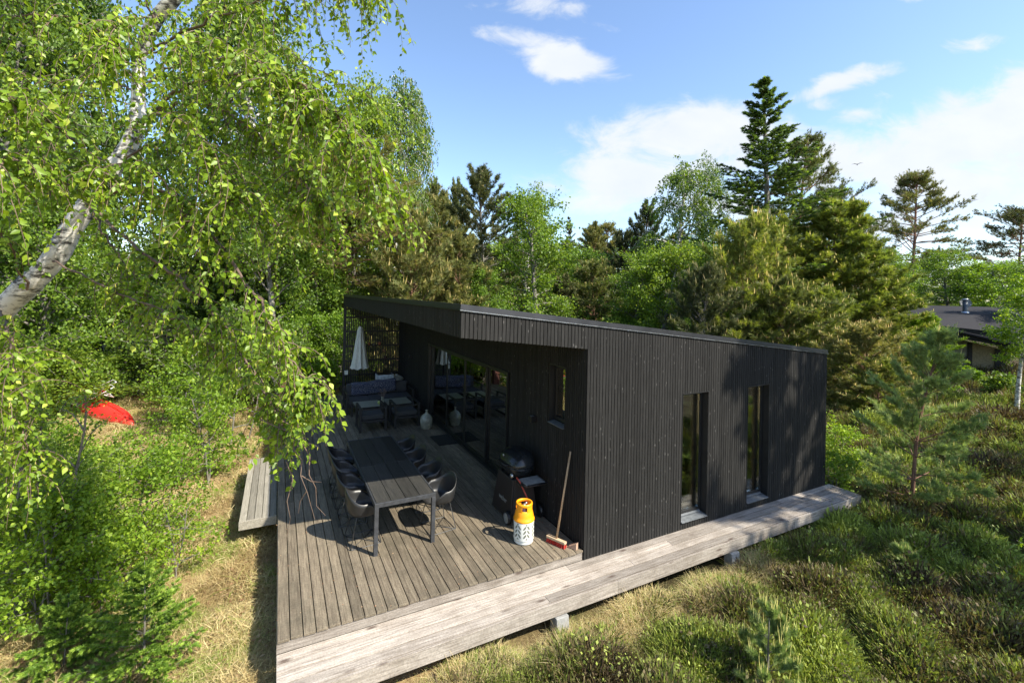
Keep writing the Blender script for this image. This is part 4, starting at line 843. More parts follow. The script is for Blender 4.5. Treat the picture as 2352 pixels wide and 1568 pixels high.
proto('thin',broadleaf,7,8,1.3,nl=34,nt=7,lpt=26,ls=.10,lowfull=.8,base=.15,upright=1.0,trunk_r=.008)
proto('pine',pine,11,8,2.4,base=.12,wh=13,per=7,nb=9,shape='cone',candle=.4,nk=12,nl=.2,wd=.026,tdens=1.2)
proto('pine2',pine,12,8,2.6,base=.06,wh=14,per=7,nb=9,shape='round',candle=.4,nk=12,nl=.2,wd=.026,tdens=1.2)
proto('pinetall',pine,13,12,2.6,base=.25,wh=14,per=7,nb=9,shape='round',candle=.25,nk=12,nl=.22,wd=.03,tdens=1.2)
proto('scots',pine,14,14,4.2,base=.42,wh=12,per=6,nb=12,shape='flat',candle=.0,nk=13,nl=.22,wd=.028,open_=1,up=.3,tdens=1.05)
proto('scots2',pine,15,14,5.0,base=.5,wh=11,per=6,nb=13,shape='flat',candle=.0,nk=13,nl=.22,wd=.028,open_=1,up=.3,tdens=1.15)
proto('spruce',spruce,16,12,3.0,wh=27,per=8,nb=11,wd=.028,nl=.1,dens=1.25,k_in=13,tip=-.1)
proto('bushypine',pine,17,5.5,2.2,base=.03,wh=15,per=8,nb=8,shape='round',candle=.4,nk=12,nl=.18,wd=.02,cl=.24,tdens=1.2)
for k_,v_ in PR.items(): print(k_,len(v_[1].polygons),len(v_[0].polygons))
def setmat(o,m):
    o.data=o.data
    if not o.data.materials: o.data.materials.append(m)
    o.material_slots[0].link='OBJECT'; o.material_slots[0].material=m
def tree(pn,u,vtop,dep,wpx,leaf,bark,name,label,cat='tree',group=None,rot=None,zb=None,ub=None,minw=None):
    t,c,H0,R0=PR[pn]; p=at(u,900,dep); gx,gy=p[0],p[1]; gz=float(ground_z(gx,gy)) if zb is None else zb
    top=at(u,vtop,dep)[2]; H=max(.3,top-gz); Rw=wpx/2/FPX*dep
    r=empty(name,(gx,gy,gz-.03),label,cat,group,rz=random.uniform(0,6.28) if rot is None else rot); r.scale=(Rw/R0,Rw/R0,H/H0)
    a=link('trunk',t,None,r); setmat(a,MT[bark]); b=link('crown',c,None,r); setmat(b,G[leaf]); return r
random.seed(11)
T=tree
# --- behind the cabin, left to right
ORD=['first','second','third','fourth','fifth','sixth','seventh','eighth','ninth','tenth','eleventh','twelfth','thirteenth','fourteenth','fifteenth','sixteenth']
T('scots2',800,330,20,420,'pinebrown','bark_r','pine_tree','leaning Scots pine with reddish trunk and brownish spreading limbs left behind the cabin roof',rot=.4)
T('weep',905,170,27,190,'deep','bark_w','birch_tree','tall airy birch rising highest left of centre against the blue sky')
T('dense',760,150,23,330,'mid','bark_g','broadleaf_tree','tall green tree behind the near birch, left of the airy birch')
T('pine2',985,420,31,200,'pinebrown','bark_r','pine_tree','brownish bushy pine with yellow candles behind the left roof corner')
T('pinetall',1005,400,40,90,'pine','bark_r','pine_tree','small topped pine in the distance, left of the tall dark pointed pine')
T('pinetall',1055,402,41,80,'pine','bark_r','pine_tree','pine in the distance between the small topped pine and the dark pointed pine')
T('pinetall',1120,378,28,190,'pinedark','bark_g','pine_tree','tall dark pointed pine with bare grey lower trunk behind the roof tip')
T('weep2',1195,415,33,120,'mid','bark_w','birch_tree','pale weeping birch top just right of the dark pointed pine')
T('ash',1235,425,24,210,'mid','bark_g','broadleaf_tree','glossy green broadleaf tree in the middle behind the roof')
T('ash2',1145,600,22,170,'mid','bark_g','broadleaf_tree','low green broadleaf tree right behind the roof tip')
T('thin',900,590,22,120,'lime','bark_g','broadleaf_tree','light green slender sapling under the brownish pine')
T('thin',960,600,23,110,'lime','bark_g','broadleaf_tree','light green slender sapling right of its twin under the brownish pine')
T('bushypine',1030,640,21,150,'pinebrown','bark_g','pine_tree','brown twiggy young pine just behind the roof tip')
T('spruce',1303,495,42,80,'pinedark','bark_g','spruce_tree','narrow distant spruce right of the glossy broadleaf tree')
T('pinetall',1345,505,40,90,'pinebrown','bark_r','pine_tree','distant brownish pine above the middle of the roof')
T('scots',1385,498,44,110,'pinebrown','bark_r','pine_tree','distant flat topped brownish pine above the middle of the roof')
T('pine2',1365,585,26,180,'pine','bark_r','pine_tree','brownish olive pine behind the middle of the roof')
T('pine',1300,620,25,130,'pinedark','bark_r','pine_tree','shaded pine with reddish stem right of the glossy broadleaf tree')
T('pinetall',1458,450,36,110,'pinedark','bark_g','pine_tree','dark ragged pine left of the weeping birch')
T('weep',1540,355,31,190,'deep','bark_w','birch_tree','tall weeping birch with hanging strands left of the pointed spruce')
T('weep2',1645,335,32,120,'deep','bark_w','birch_tree','second weeping birch squeezed between the weeping birch and the spruce')
T('ash2',1500,535,22,200,'mid','bark_g','broadleaf_tree','light green round broadleaf tree in front of the weeping birch')
T('ash',1590,545,23,150,'deep','bark_g','broadleaf_tree','darker broadleaf tree right of the light green round one')
T('scots',1815,290,31,215,'pine','bark_r','pine_tree','broad pine with wind swept limbs right behind the pointed spruce')
T('scots2',1905,410,33,200,'pine','bark_r','pine_tree','flat limbed pine at the right shoulder of the pointed spruce')
T('spruce',1765,178,26,400,'spruce','bark_g','spruce_tree','tall pointed spruce, the highest tree on the right')
T('bushypine',1695,465,20,250,'pineolive','bark_r','pine_tree','bushy young pine with upright pale candles behind the roof')
T('bushypine',1610,590,19,200,'pinedark','bark_g','pine_tree','dark shaded young pine low behind the roof')
T('pine',1880,440,23,300,'pineolive','bark_r','pine_tree','olive green pine right of the spruce with visible brown stem')
T('pine2',1970,540,22,220,'pineolive','bark_r','pine_tree','olive bushy pine right of the olive pine with the brown stem')
T('pine2',2015,610,21,160,'pineolive','bark_r','pine_tree','olive bushy pine nearest the neighbouring house')
T('pinetall',1970,470,32,110,'pine','bark_r','pine_tree','pine top peeping over the olive pines')
T('scots',2095,372,42,185,'pinebrown','bark_r','pine_tree','lone tall Scots pine with open crown against white cloud')
T('scots2',2330,458,44,190,'pinedark','bark_r','pine_tree','umbrella shaped pine crown cut by the right picture edge')
T('dense',2185,560,38,170,'mid','bark_g','broadleaf_tree','soft green broadleaf tree behind the neighbouring house')
T('ash',2060,565,34,120,'mid','bark_g','broadleaf_tree','green broadleaf tree below the lone Scots pine')
T('ash',2310,590,34,190,'lime','bark_g','broadleaf_tree','bright green broadleaf tree above the neighbouring roof')
T('ash2',2345,545,24,170,'lime','bark_g','broadleaf_tree','bright lime tree at the right picture edge')
T('bush',1712,655,20,185,'lime','bark_g','broadleaf_sapling','yellow green sapling rising just over the right half of the roof')
T('bush',1568,722,19,60,'lime','bark_g','broadleaf_sapling','small lime twig tips showing over the middle of the roof')
T('bush',1800,775,18.5,120,'lime','bark_g','broadleaf_sapling','low lime sapling beside the yellow green sapling over the roof')
T('bushypine',1860,640,19,230,'pineolive','bark_r','pine_tree','twiggy olive pine over the right end of the roof')
T('bushypine',1975,720,16,230,'pinebrown','bark_r','pine_tree','brownish twiggy pine right of the cabin corner')
T('bushypine',2015,810,15.0,130,'pineolive','bark_r','pine_tree','low olive pine behind the young blue green pine')
T('dense',745,140,21,330,'mid','bark_g','broadleaf_tree','dense green tree filling the gap between near birch and airy birch')
T('ash2',830,230,22,230,'deep','bark_g','broadleaf_tree','dense leafy tree around the stem of the leaning Scots pine')
T('weep2',890,180,25,170,'deep','bark_w','birch_tree','second airy birch crown close behind the tall airy birch')
T('bushypine',950,455,20,230,'pinebrown','bark_r','pine_tree','golden brown pine with pale candles over the far end of the roof')
T('pine2',1055,520,22,190,'pinebrown','bark_r','pine_tree','golden brown pine just left of the glossy broadleaf tree')
T('ash2',1440,560,24,190,'mid','bark_g','broadleaf_tree','green round tree left of the light green round one')
T('pine2',1760,480,23,260,'pineolive','bark_r','pine_tree','full olive pine at the foot of the pointed spruce')
T('bushypine',1790,620,19,230,'pine','bark_r','pine_tree','dense young pine over the right half of the roof')
T('ash',1330,560,30,170,'mid','bark_g','broadleaf_tree','green tree filling the low gap above the middle of the roof')
for k_ in range(15):
    u_=930+k_*62+random.uniform(-15,15); T(['pine2','ash2','pine','pinetall'][k_%4],u_,random.uniform(500,545),random.uniform(34,41),random.uniform(120,165),['pine','mid','pinebrown','pinedark','pine'][k_%5],'bark_r','wood_edge_tree',ORD[k_]+' tree from the left in the middle row of the wood beyond the roof','tree','middle row of trees beyond the roof')
# --- left wood
T('dense',-160,-260,13,560,'deep','bark_g','broadleaf_tree','dense broadleaf tree beyond the left picture edge')
T('weep',60,-150,17,420,'deep','bark_w','birch_tree','birch standing left behind the near birch trunk')
T('dense',235,-250,19,420,'deep','bark_g','broadleaf_tree','tall dark broadleaf tree behind the near birch trunk')
T('dense',430,-120,21,380,'mid','bark_g','broadleaf_tree','tall green broadleaf tree right of the near birch trunk')
T('weep',590,-60,20,330,'deep','bark_w','birch_tree','leafy birch behind the arching branches of the near birch')
T('ash2',640,330,17,300,'deep','bark_g','broadleaf_tree','lower dark tree left of the leaning Scots pine')
T('spruce',520,420,18,260,'spruce','bark_g','spruce_tree','shaded spruce in the wood left of the terrace')
T('ash',740,560,19,180,'mid','bark_g','broadleaf_tree','light leafy tree left of the slatted screen')
T('dense',330,430,17,380,'deep','bark_g','broadleaf_tree','dark low crowned tree behind the kayak')
T('dense',120,380,15,360,'mid','bark_g','broadleaf_tree','green low crowned tree left behind the kayak')
for k,(u,v,d,w,pn,lf,lb) in enumerate([(700,690,17.5,190,'bush','lime','lime bush left of the slatted screen'),(600,760,16,200,'bush','mid','green bush between the kayak and the terrace'),(470,800,16.5,220,'bush','deep','dark bush right behind the kayak'),
  (300,800,17,230,'bush','deep','dark bush behind the kayak stern'),(130,790,14,250,'bush','mid','green bush left of the kayak'),(-30,760,12,300,'bush','mid','green bush at the left picture edge'),(790,700,18,160,'bush','lime','bright bush glimpsed through the slats')]):
    T(pn,u,v,d,w,lf,'bark_g','shrub',lb,'shrub')
# undergrowth seen between the trunks behind the cabin
for k in range(16):
    u=820+k*85+random.uniform(-25,25); T(random.choice(['bush','bush','bushypine']),u,random.uniform(690,735),random.uniform(21,26),random.uniform(130,190),random.choice(['mid','deep','lime']),'bark_g','shrub','undergrowth shrub behind the cabin, number'.replace('number','%s from the left edge of the roof'%ORD[k]),'shrub','undergrowth shrubs behind the cabin')
# distant wood closing the horizon
FAR=[]
for k in range(34):
    u=-250+k*85+random.uniform(-20,20); v=random.uniform(545,585) if u<1700 else random.uniform(590,615); pn=random.choice(['pine','pinetall','ash2','spruce','dense']); kd={'pine':'bushy pine','pinetall':'slim pine','ash2':'leafy tree','spruce':'spruce','dense':'round crowned tree'}[pn]; FAR.append(kd)
    w_=ORD+['seventeenth','eighteenth']; T(pn,u,v,random.uniform(48,66),random.uniform(110,160),random.choice(['pine','pinedark','mid','deep']),'bark_g','distant_tree','far '+kd+', '+w_[FAR.count(kd)-1]+' from the left in the view closing wood','tree','far trees closing the view')
# trees outside the frame on the left side that the glass doors mirror
for k,(x,y,h,w) in enumerate([(-16,3,9,5),(-14.5,8,8,5),(-18,13,10,6),(-13,-3,9,5)]):
    t,c,H0,R0=PR['dense']; r=empty('broadleaf_tree',(x,y,-.4),['leafy tree left of the clearing level with the dining table','leafy tree left of the clearing level with the sliding doors','leafy tree left of the clearing beyond the kayak','leafy tree left of the clearing nearest the viewer'][k],'tree','trees left of the clearing',rz=k); r.scale=(w/2/R0,w/2/R0,h/H0); a=link('trunk',t,None,r); setmat(a,MT['bark_g']); b=link('crown',c,None,r); setmat(b,G['mid'])
# trees right of the picture whose shade falls on the gable and the heath
for (pn,x,y,h,w,lf,rz,lb) in [('pinetall',8.9,-6.7,14.5,4.8,'pine',1.0,'tall pine outside the picture that shades the gable'),('pine',17.5,-7.5,7,4,'pineolive',2.0,'pine outside the picture that shades the heath'),('weep',14.6,-4.6,7.5,3.0,'mid',3.,'birch outside the picture that shades the heath'),('pine',8.5,-10.5,7.5,3.5,'pine',.3,'pine outside the picture behind the shading pine')]:
    t,c,H0,R0=PR[pn]; r=empty('pine_tree' if 'pine' in pn else 'birch_tree',(x,y,float(ground_z(x,y))-.03),lb,'tree',None,rz=rz); r.scale=(w/2/R0,w/2/R0,h/H0); a=link('trunk',t,None,r); setmat(a,MT['bark_r']); b=link('crown',c,None,r); setmat(b,G[lf])
# ------------------------------------------------------------------ near birch whose branches hang into the picture
def near_birch():
    rng=np.random.default_rng(77)
    q_=at(-520,900,4.5); base=np.array([q_[0],q_[1],-.45])
    tp=[base,at(-330,900,4.6),at(-90,790,4.75),at(0,715,4.75),at(60,660,4.7),at(120,600,4.7),at(165,525,4.7),at(205,465,4.7),at(262,385,4.7),at(312,300,4.75),at(318,210,4.8),at(322,130,4.8),at(355,50,4.75),at(400,-5,4.7),at(450,-90,4.7),at(470,-260,4.8),at(480,-450,4.9)]
    tr_r=[.15,.145,.125,.118,.112,.105,.1,.092,.085,.08,.065,.06,.07,.068,.06,.05,.02]
    root=empty('birch_tree',base,'near birch with leaning white trunk and hanging branches filling the left of the picture','tree')
    # smooth the trunk line
    P=np.array(tp); t=np.linspace(0,len(P)-1,70); i=np.clip(t.astype(int),1,len(P)-3); f=(t-i)[:,None]
    p0,p1,p2,p3=P[i-1],P[i],P[i+1],P[i+2]; C=.5*((2*p1)+(-p0+p2)*f+(2*p0-5*p1+4*p2-p3)*f*f+(-p0+3*p1-3*p2+p3)*f**3)
    rr=np.interp(t,range(len(P)),tr_r)*.95*(1+.05*np.sin(t*5))
    o=link('trunk',np_mesh('trunk',*tube_np(C-base,rr,18),smooth=True),MT['bark_w'],root)
    def A_(*pts): return [at(*q) for q in pts]
    LI=[(A_((312,300,4.7),(380,230,4.4),(450,190,4.2),(600,165,3.8),(720,215,3.5),(800,300,3.4),(850,360,3.35)),.03,1.5,1.0),
     (A_((312,290,4.7),(420,235,4.3),(520,260,4.0),(620,330,3.8),(700,420,3.7),(730,470,3.7)),.025,1.5,.9),
     (A_((205,465,4.7),(330,430,4.3),(460,510,3.9),(560,640,3.6),(630,750,3.4),(675,840,3.35),(715,900,3.3)),.03,1.15,.62),
     (A_((205,465,4.6),(300,560,4.2),(420,640,3.9),(510,740,3.8),(580,850,3.7),(625,930,3.6),(660,990,3.55)),.025,1.3,.6),
     (A_((205,460,4.6),(120,400,4.1),(60,360,3.6),(0,380,3.2),(-60,430,3.0)),.022,1.3,.9),
     (A_((262,385,4.6),(160,320,4.0),(80,250,3.5),(0,230,3.2)),.02,1.3,.9),
     (A_((322,130,4.7),(450,60,4.3),(600,0,4.0),(740,-50,3.8),(830,-70,3.7)),.025,1.25,1.0),
     (A_((322,130,4.7),(200,60,4.3),(80,30,4.1),(-40,60,4.0)),.02,1.2,.9),
     (A_((355,50,4.7),(300,40,4.0),(260,90,3.6),(240,160,3.5)),.014,1.6,.7),
     (A_((312,290,4.7),(370,260,4.0),(440,300,3.7),(500,380,3.6),(540,460,3.6)),.016,1.5,.85),
     (A_((262,385,4.6),(330,380,3.9),(400,450,3.7),(450,540,3.7)),.014,1.4,.8),
     (A_((205,465,4.6),(180,400,4.0),(220,380,3.7),(280,430,3.6)),.012,1.3,.55),
     (A_((322,130,4.7),(420,100,4.0),(540,120,3.7),(640,180,3.6),(700,260,3.6)),.016,1.5,.85),
     (A_((355,50,4.7),(300,-60,4.4),(220,-120,4.2),(100,-140,4.0)),.02,1.3,1.0),
     (A_((0,715,4.6),(20,770,4.1),(30,830,3.7),(20,920,3.4)),.022,1.5,.8),
     (A_((120,600,4.6),(250,660,4.2),(360,710,4.0),(450,760,3.95),(520,830,3.9)),.018,1.2,.6),
     (A_((400,-5,4.7),(520,-60,4.5),(650,-120,4.4),(760,-160,4.3)),.02,1.1,1.1),
     (A_((262,385,4.6),(360,330,4.5),(470,350,4.4),(580,430,4.3),(650,540,4.2)),.02,1.1,.9),
     (A_((205,465,4.6),(240,540,4.4),(300,620,4.3),(340,680,4.2)),.018,1.1,.7),
     (A_((0,715,4.6),(5,800,4.2),(25,900,4.0),(50,1010,3.9),(75,1090,3.9)),.02,1.6,.75),
     (A_((60,660,4.6),(20,560,4.2),(-40,520,3.9),(-90,560,3.6)),.02,1.0,.9),
     (A_((318,210,4.75),(400,150,4.8),(520,130,4.9),(640,120,5.0),(740,170,5.0)),.02,1.0,.9),
     (A_((318,210,4.75),(220,180,4.9),(120,190,5.0),(20,160,5.0)),.02,1.0,.9)]
    T=[];P_=[];A2=[];CP=[];CA=[]
    for pts,r0,dens,ln in LI:
        Q=np.array(pts); n=len(Q); t=np.linspace(0,n-1,6*n); i=np.clip(t.astype(int),0,n-2); f=(t-i)[:,None]; q0=Q[np.maximum(i-1,0)];q1=Q[i];q2=Q[i+1];q3=Q[np.minimum(i+2,n-1)]
        C=.5*((2*q1)+(-q0+q2)*f+(2*q0-5*q1+4*q2-q3)*f*f+(-q0+3*q1-3*q2+q3)*f**3); C+=rng.normal(0,.012,C.shape)
        T.append(tube_np(C,np.linspace(r0*.6,.004,len(C)),7))
        L=np.sum(np.linalg.norm(np.diff(C,axis=0),axis=1)); m=int(L/.052*dens)
        for k in range(m):
            u=rng.random()**.75; o=interp(C,.12+.88*u); tg=norm(interp(C,min(1,u+.1))-interp(C,max(0,u-.1)))
            d=norm(tg*.45+unit(rng,1)[0]*.75+np.array([0,0,.15])); l=ln*rng.uniform(.3,.85)*(1.0 if u>.3 else .8)
            tw=polyline(o,d,l,9,rng,.06,-.27); T.append(tube_np(tw,np.linspace(.0042,.0012,10),4))
            subs=[tw]
            for w in range(rng.integers(0,3)):
                oo=interp(tw,rng.uniform(.2,.7)); t2=polyline(oo,norm(unit(rng,1)[0]*.8+np.array([0,0,-.3])),l*rng.uniform(.25,.5),5,rng,.07,-.25); T.append(tube_np(t2,np.linspace(.0026,.001,6),3)); subs.append(t2)
            for tw_ in subs:
                ll=np.sum(np.linalg.norm(np.diff(tw_,axis=0),axis=1)); kk=max(3,int(ll/.026)); tt=(np.arange(kk)+.5*rng.random(kk))/kk*(len(tw_)-1); ii=np.minimum(tt.astype(int),len(tw_)-2)
                c=tw_[ii]+(tw_[ii+1]-tw_[ii])*(tt-ii)[:,None]; out=unit(rng,kk)*np.array([1,1,.5]); P_.append(c+out*.012); A2.append(out*.8+np.array([0,0,-.65]))
                for z in range(rng.integers(0,3)): CP.append(interp(tw_,rng.uniform(.5,1))); CA.append(np.array([rng.normal(0,.2),rng.normal(0,.2),-1.]))
    # bare dead twigs hanging over the deck
    for pts in [((600,960,3.5),(640,985,3.45),(662,990,3.4),(700,1010,3.4)),((672,995,3.4),(676,1030,3.42),(692,1062,3.4),(690,1090,3.38),(704,1130,3.38),(722,1192,3.38)),((690,1010,3.4),(708,1050,3.4),(710,1090,3.36),(722,1120,3.4),(726,1160,3.4),(748,1182,3.4)),((660,1060,3.45),(668,1100,3.45),(657,1150,3.42),(664,1190,3.45),(660,1240,3.45)),((690,1090,3.38),(712,1104,3.36),(740,1108,3.34)),((704,1130,3.38),(690,1150,3.4),(684,1178,3.4))]:
        C=np.array(A_(*pts)); C=C+rng.normal(0,.006,C.shape); T.append(tube_np(C,np.linspace(.0048,.0015,len(C)),5))
    P_=np.concatenate(P_);A2=np.concatenate(A2); n=len(P_); print('near birch leaves',n)
    N=norm(rng.normal(0,.6,(n,3))+np.array([.2,-.35,.5]))
    v,f,r=inst(*LEAF,P_-base,A2,N,(rng.uniform(.024,.06,n)*np.where(rng.random(n)<.08,1.25,1))[:,None]*np.array([1.05,1,1])[None],np.clip(rng.normal(.5,.23,n),0,1))
    # triangles with one degenerate-free template
    link('crown',np_mesh('crown',v,f,r),G['birch'],root)
    b=join(T); link('branches',np_mesh('branches',b[0]-base,b[1],b[2],True),MT['twig'],root)
    CP=np.array(CP);CA=np.array(CA);k=len(CP); V=[(.0,0,0),(.05,.15,.05),(-.05,.15,.05),(0,.15,-.06),(.05,.85,.05),(-.05,.85,.05),(0,.85,-.06),(0,1,0)]
    Fc=[(0,1,2),(0,2,3),(0,3,1),(1,4,2),(2,4,5),(2,5,3),(3,5,6),(3,6,1),(1,6,4),(4,7,5),(5,7,6),(6,7,4)]
    v,f,r=inst(V,Fc,CP-base,CA,unit(rng,k),rng.uniform(.022,.038,k)[:,None]*np.array([1.4,1,1.4])[None]); link('catkins',np_mesh('catkins',v,f,r),G['catkin'],root)
near_birch()
# ------------------------------------------------------------------ saplings and bushes in the clearing and on the heath
def leafy(name,seed,x,y,H,R,leaf,label,ls=.04,nl=30,nt=7,lpt=18,stems=3,**k):
    t,c=broadleaf(seed,H,R,nl=nl,nt=nt,lpt=lpt,ls=ls,stems=stems,lowfull=k.pop('lowfull',.9),base=k.pop('base',.15),upright=k.pop('upright',.6),trunk_r=k.pop('trunk_r',.008),**k)
    r=empty(name,(x,y,float(ground_z(x,y))-.03),label,'shrub' if name=='shrub' else 'sapling'); link('trunk',t,MT['bark_g'],r); link('crown',c,G[leaf],r); return r
def gp(u,v,z=-.42): 
    p=atz(u,v,z); return p[0],p[1]
def szat(u,v,px,z=-.42):
    p=atz(u,v,z); return px/FPX*float(np.dot(p-CAM,cf))
def lf(name,seed,u,vb,h,w,leaf,label,**k):
    p=gp(u,vb); leafy(name,seed,p[0],p[1],szat(u,vb,h),szat(u,vb,w)/2,leaf,label,**k)
lf('sapling',21,470,1110,230,190,'lime','birch sapling with dark forked stem standing in front of the kayak',ls=.06,nl=34,nt=7,lpt=20)
lf('sapling',22,320,1290,260,340,'lime','dense low birch sapling in the middle of the dry grass clearing',ls=.05,nl=44,nt=8,lpt=26,lowfull=1.0,upright=.3)
lf('sapling',23,150,1350,290,330,'mid','leafy sapling below the hanging birch branches at the left edge',ls=.045,nl=36,nt=8,lpt=20)
lf('sapling',24,390,1330,190,150,'lime','small thin sapling beside the young spruce',ls=.042,nl=18,nt=5,lpt=12,stems=2)
lf('sapling',25,200,1170,110,240,'mid','shaded sapling left of the dark forked one',ls=.055,nl=36,nt=7,lpt=20)
lf('sapling',49,440,985,190,190,'lime','small tree with forked stem right beside the kayak bow',ls=.07,nl=44,nt=8,lpt=24,upright=.7,base=.02,lowfull=1.0)
lf('sapling',26,560,1010,230,200,'lime','small leafy sapling between the kayak and the wooden platform',ls=.07,nl=26,nt=6,lpt=16)
lf('sapling',27,60,1420,520,260,'mid','twiggy brownish green sapling in the lower left corner',ls=.04,nl=34,nt=7,lpt=16,upright=1.0)
lf('shrub',28,20,1180,330,240,'deep','dark leafy shrub at the left picture edge',ls=.06,nl=40,nt=8,lpt=24)
lf('shrub',46,90,1480,300,330,'lime','bright green bush low at the left edge below the hanging branches',ls=.045,nl=44,nt=8,lpt=26,lowfull=1.0)
lf('shrub',47,250,1400,200,260,'lime','bright low bush between the left edge and the young spruce',ls=.042,nl=40,nt=8,lpt=22,lowfull=1.0,upright=.4)
lf('shrub',48,80,1250,240,260,'lime','bright bush left of the dense low birch sapling',ls=.05,nl=44,nt=8,lpt=26,lowfull=1.0)
lf('shrub',29,640,960,170,180,'deep','dark leafy shrub beside the red brown post',ls=.07,nl=26,nt=7,lpt=18)
def own(fn,name,seed,x,y,H,R,leaf,bark,label,cat,rz=0,**k):
    t,c=fn(seed,H,R,**k); r=empty(name,(x,y,float(ground_z(x,y))-.03),label,cat,rz=rz); link('trunk',t,MT[bark],r); link('crown',c,G[leaf],r); return r
p=gp(330,1545); own(spruce,'spruce_sapling',31,p[0],p[1],1.25,.62,'sprucelite','bark_g','young spruce with bright fresh tips low in the dry grass','sapling',wh=12,per=7,nb=9,wd=.009,nl=.032,dens=1.4,k_in=18,droop=.3)
p=gp(210,1500); own(spruce,'spruce_sapling',32,p[0]-.2,p[1]-.1,.8,.55,'sprucelite','bark_g','small spreading spruce left of the young spruce','sapling',wh=9,per=7,nb=9,wd=.009,nl=.032,dens=1.4,k_in=18,droop=.2)
own(pine,'young_pine',33,7.35,-.95,3.75,1.25,'pineblue','bark_r','young blue green pine with upright candles standing alone on the heath','pine',base=.06,wh=8,per=5,nb=8,nk=22,nl=.085,wd=.0055,shape='cone',candle=.6,up=.6,cl=.13,rtr=.011,tdens=2.3,spread=.95)
own(pine,'pine_sapling',34,0.80,-2.22,.98,.40,'pineblue','bark_g','small pine seedling with pale shoots at the bottom picture edge','sapling',base=.1,wh=5,per=5,nb=4,nk=30,nl=.055,wd=.0042,shape='cone',candle=1.0,up=1.2,cl=.15,tdens=2.0,spread=.8)
own(pine,'pine_sapling',35,4.6,-1.9,.5,.3,'pineblue','bark_g','tiny pine seedling in the heather right of the boardwalk','sapling',base=.1,wh=4,per=5,nb=4,nk=24,nl=.06,wd=.004,shape='cone',candle=.8,up=.9,cl=.08,tdens=2)
leafy('shrub',36,6.75,1.1,2.1,.75,'lime','bright green shrub against the right corner of the cabin',ls=.05,nl=36,nt=7,lpt=20)
leafy('shrub',37,7.5,2.6,2.7,1.0,'lime','taller lime shrub behind the corner shrub',ls=.06,nl=36,nt=7,lpt=20)
leafy('shrub',38,6.45,.1,1.0,.55,'mid','low rowan shrub spilling over the right end of the boardwalk',ls=.055,nl=26,nt=6,lpt=16)
leafy('shrub',39,8.6,1.0,.9,.8,'lime','low yellow green shrub left of the young blue green pine',ls=.06,nl=26,nt=6,lpt=14)
pt=at(2450,1330,3.2); leafy('sapling',40,pt[0],pt[1],float(pt[2]+.42)+.05,.30,'lime','bright birch seedling cut by the right picture edge',ls=.05,nl=16,nt=4,lpt=9,stems=1,upright=.7)
pt=at(2440,1120,5.4); leafy('sapling',41,pt[0],pt[1],float(pt[2]+.42),.32,'lime','small bright sapling above the seedling at the right edge',ls=.05,nl=12,nt=4,lpt=8,stems=1)
# white stemmed birch on the right edge and low plants below the neighbour
def rt(name,seed,u,vb,dep,H,R,leaf,bark,label,**k):
    p=at(u,vb,dep); t,c=broadleaf(seed,H,R,**k); r=empty(name,(p[0],p[1],float(ground_z(p[0],p[1]))-.05),label,'tree' if name=='birch_tree' else 'shrub'); link('trunk',t,MT[bark],r); link('crown',c,G[leaf],r)
rt('birch_tree',42,2335,850,15.5,4.6,1.15,'lime','bark_w','young white stemmed birch at the right picture edge',nl=34,nt=8,lpt=30,ls=.075,base=.42,trunk_r=.016,droop=.3)
rt('shrub',43,2225,800,19.5,.8,.5,'lime','bark_g','lime bush in front of the neighbouring gable wall',nl=20,nt=6,lpt=20,ls=.08,stems=3,trunk_r=.01)
rt('shrub',44,2160,830,18,.6,.7,'lime','bark_g','yellow green low bush left of the heather mound',nl=20,nt=6,lpt=18,ls=.08,stems=3,trunk_r=.01)
rt('shrub',45,2300,800,17.5,.8,.7,'deep','bark_g','dull green low pine bush by the white stemmed birch',nl=24,nt=6,lpt=24,ls=.08,stems=3,trunk_r=.01)
# ------------------------------------------------------------------ grass, heather, litter
def hidden_under(x,y,mg=0.0):
    return ((x>-3.9-mg)&(x<6.12+mg)&(y>-.03-mg)&(y<11.5+mg))|((x>-3.9-mg)&(x<SX1+.03+mg)&(y>-.575-mg)&(y<0.05))
def patch(x,y,s=1.0,ph=0.0):
    return .5+.25*np.sin(x*1.7*s+1.3*np.sin(y*1.1*s+ph)+ph)+.25*np.sin(y*2.1*s+1.7*np.sin(x*.8*s+ph*2)-ph)
def sample(rng,n,keep,dmin=2.6,dmax=30,az0=-28,az1=84):
    # density falls with the square of the distance from the terrace front
    az=np.radians(rng.uniform(az0,az1,n)); d=dmin*(dmax/dmin)**rng.random(n); x=CAM[0]+np.sin(az)*d; y=CAM[1]+np.cos(az)*d
    k=keep(x,y)&~hidden_under(x,y,.0); return x[k],y[k],d[k]
def blades(rng,nb,h,wd,lean0,lean1,seg=2,sp=.05):
    V=[];F=[]
    for i in range(nb):
        a=rng.uniform(0,6.283); l=rng.uniform(lean0,lean1); L=h*rng.uniform(.55,1.1); o=np.array([rng.normal(0,sp),rng.normal(0,sp),0]); dr=np.array([math.cos(a),math.sin(a),0]); sd=np.array([-math.sin(a),math.cos(a),0]); tw=rng.uniform(-.6,.6); sd=sd*math.cos(tw)+np.array([0,0,math.sin(tw)])
        b=len(V)
        for s in range(seg+1):
            q=s/seg; ang=l*(.5+.9*q); p=o+L*q*(dr*math.sin(ang)+np.array([0,0,math.cos(ang)*(1-.15*q)])); w=wd*(1-q*.85); V+=[p-sd*w/2,p+sd*w/2]
        for s in range(seg): F.append((b+2*s,b+2*s+1,b+2*s+3,b+2*s+2))
    return np.array(V),F
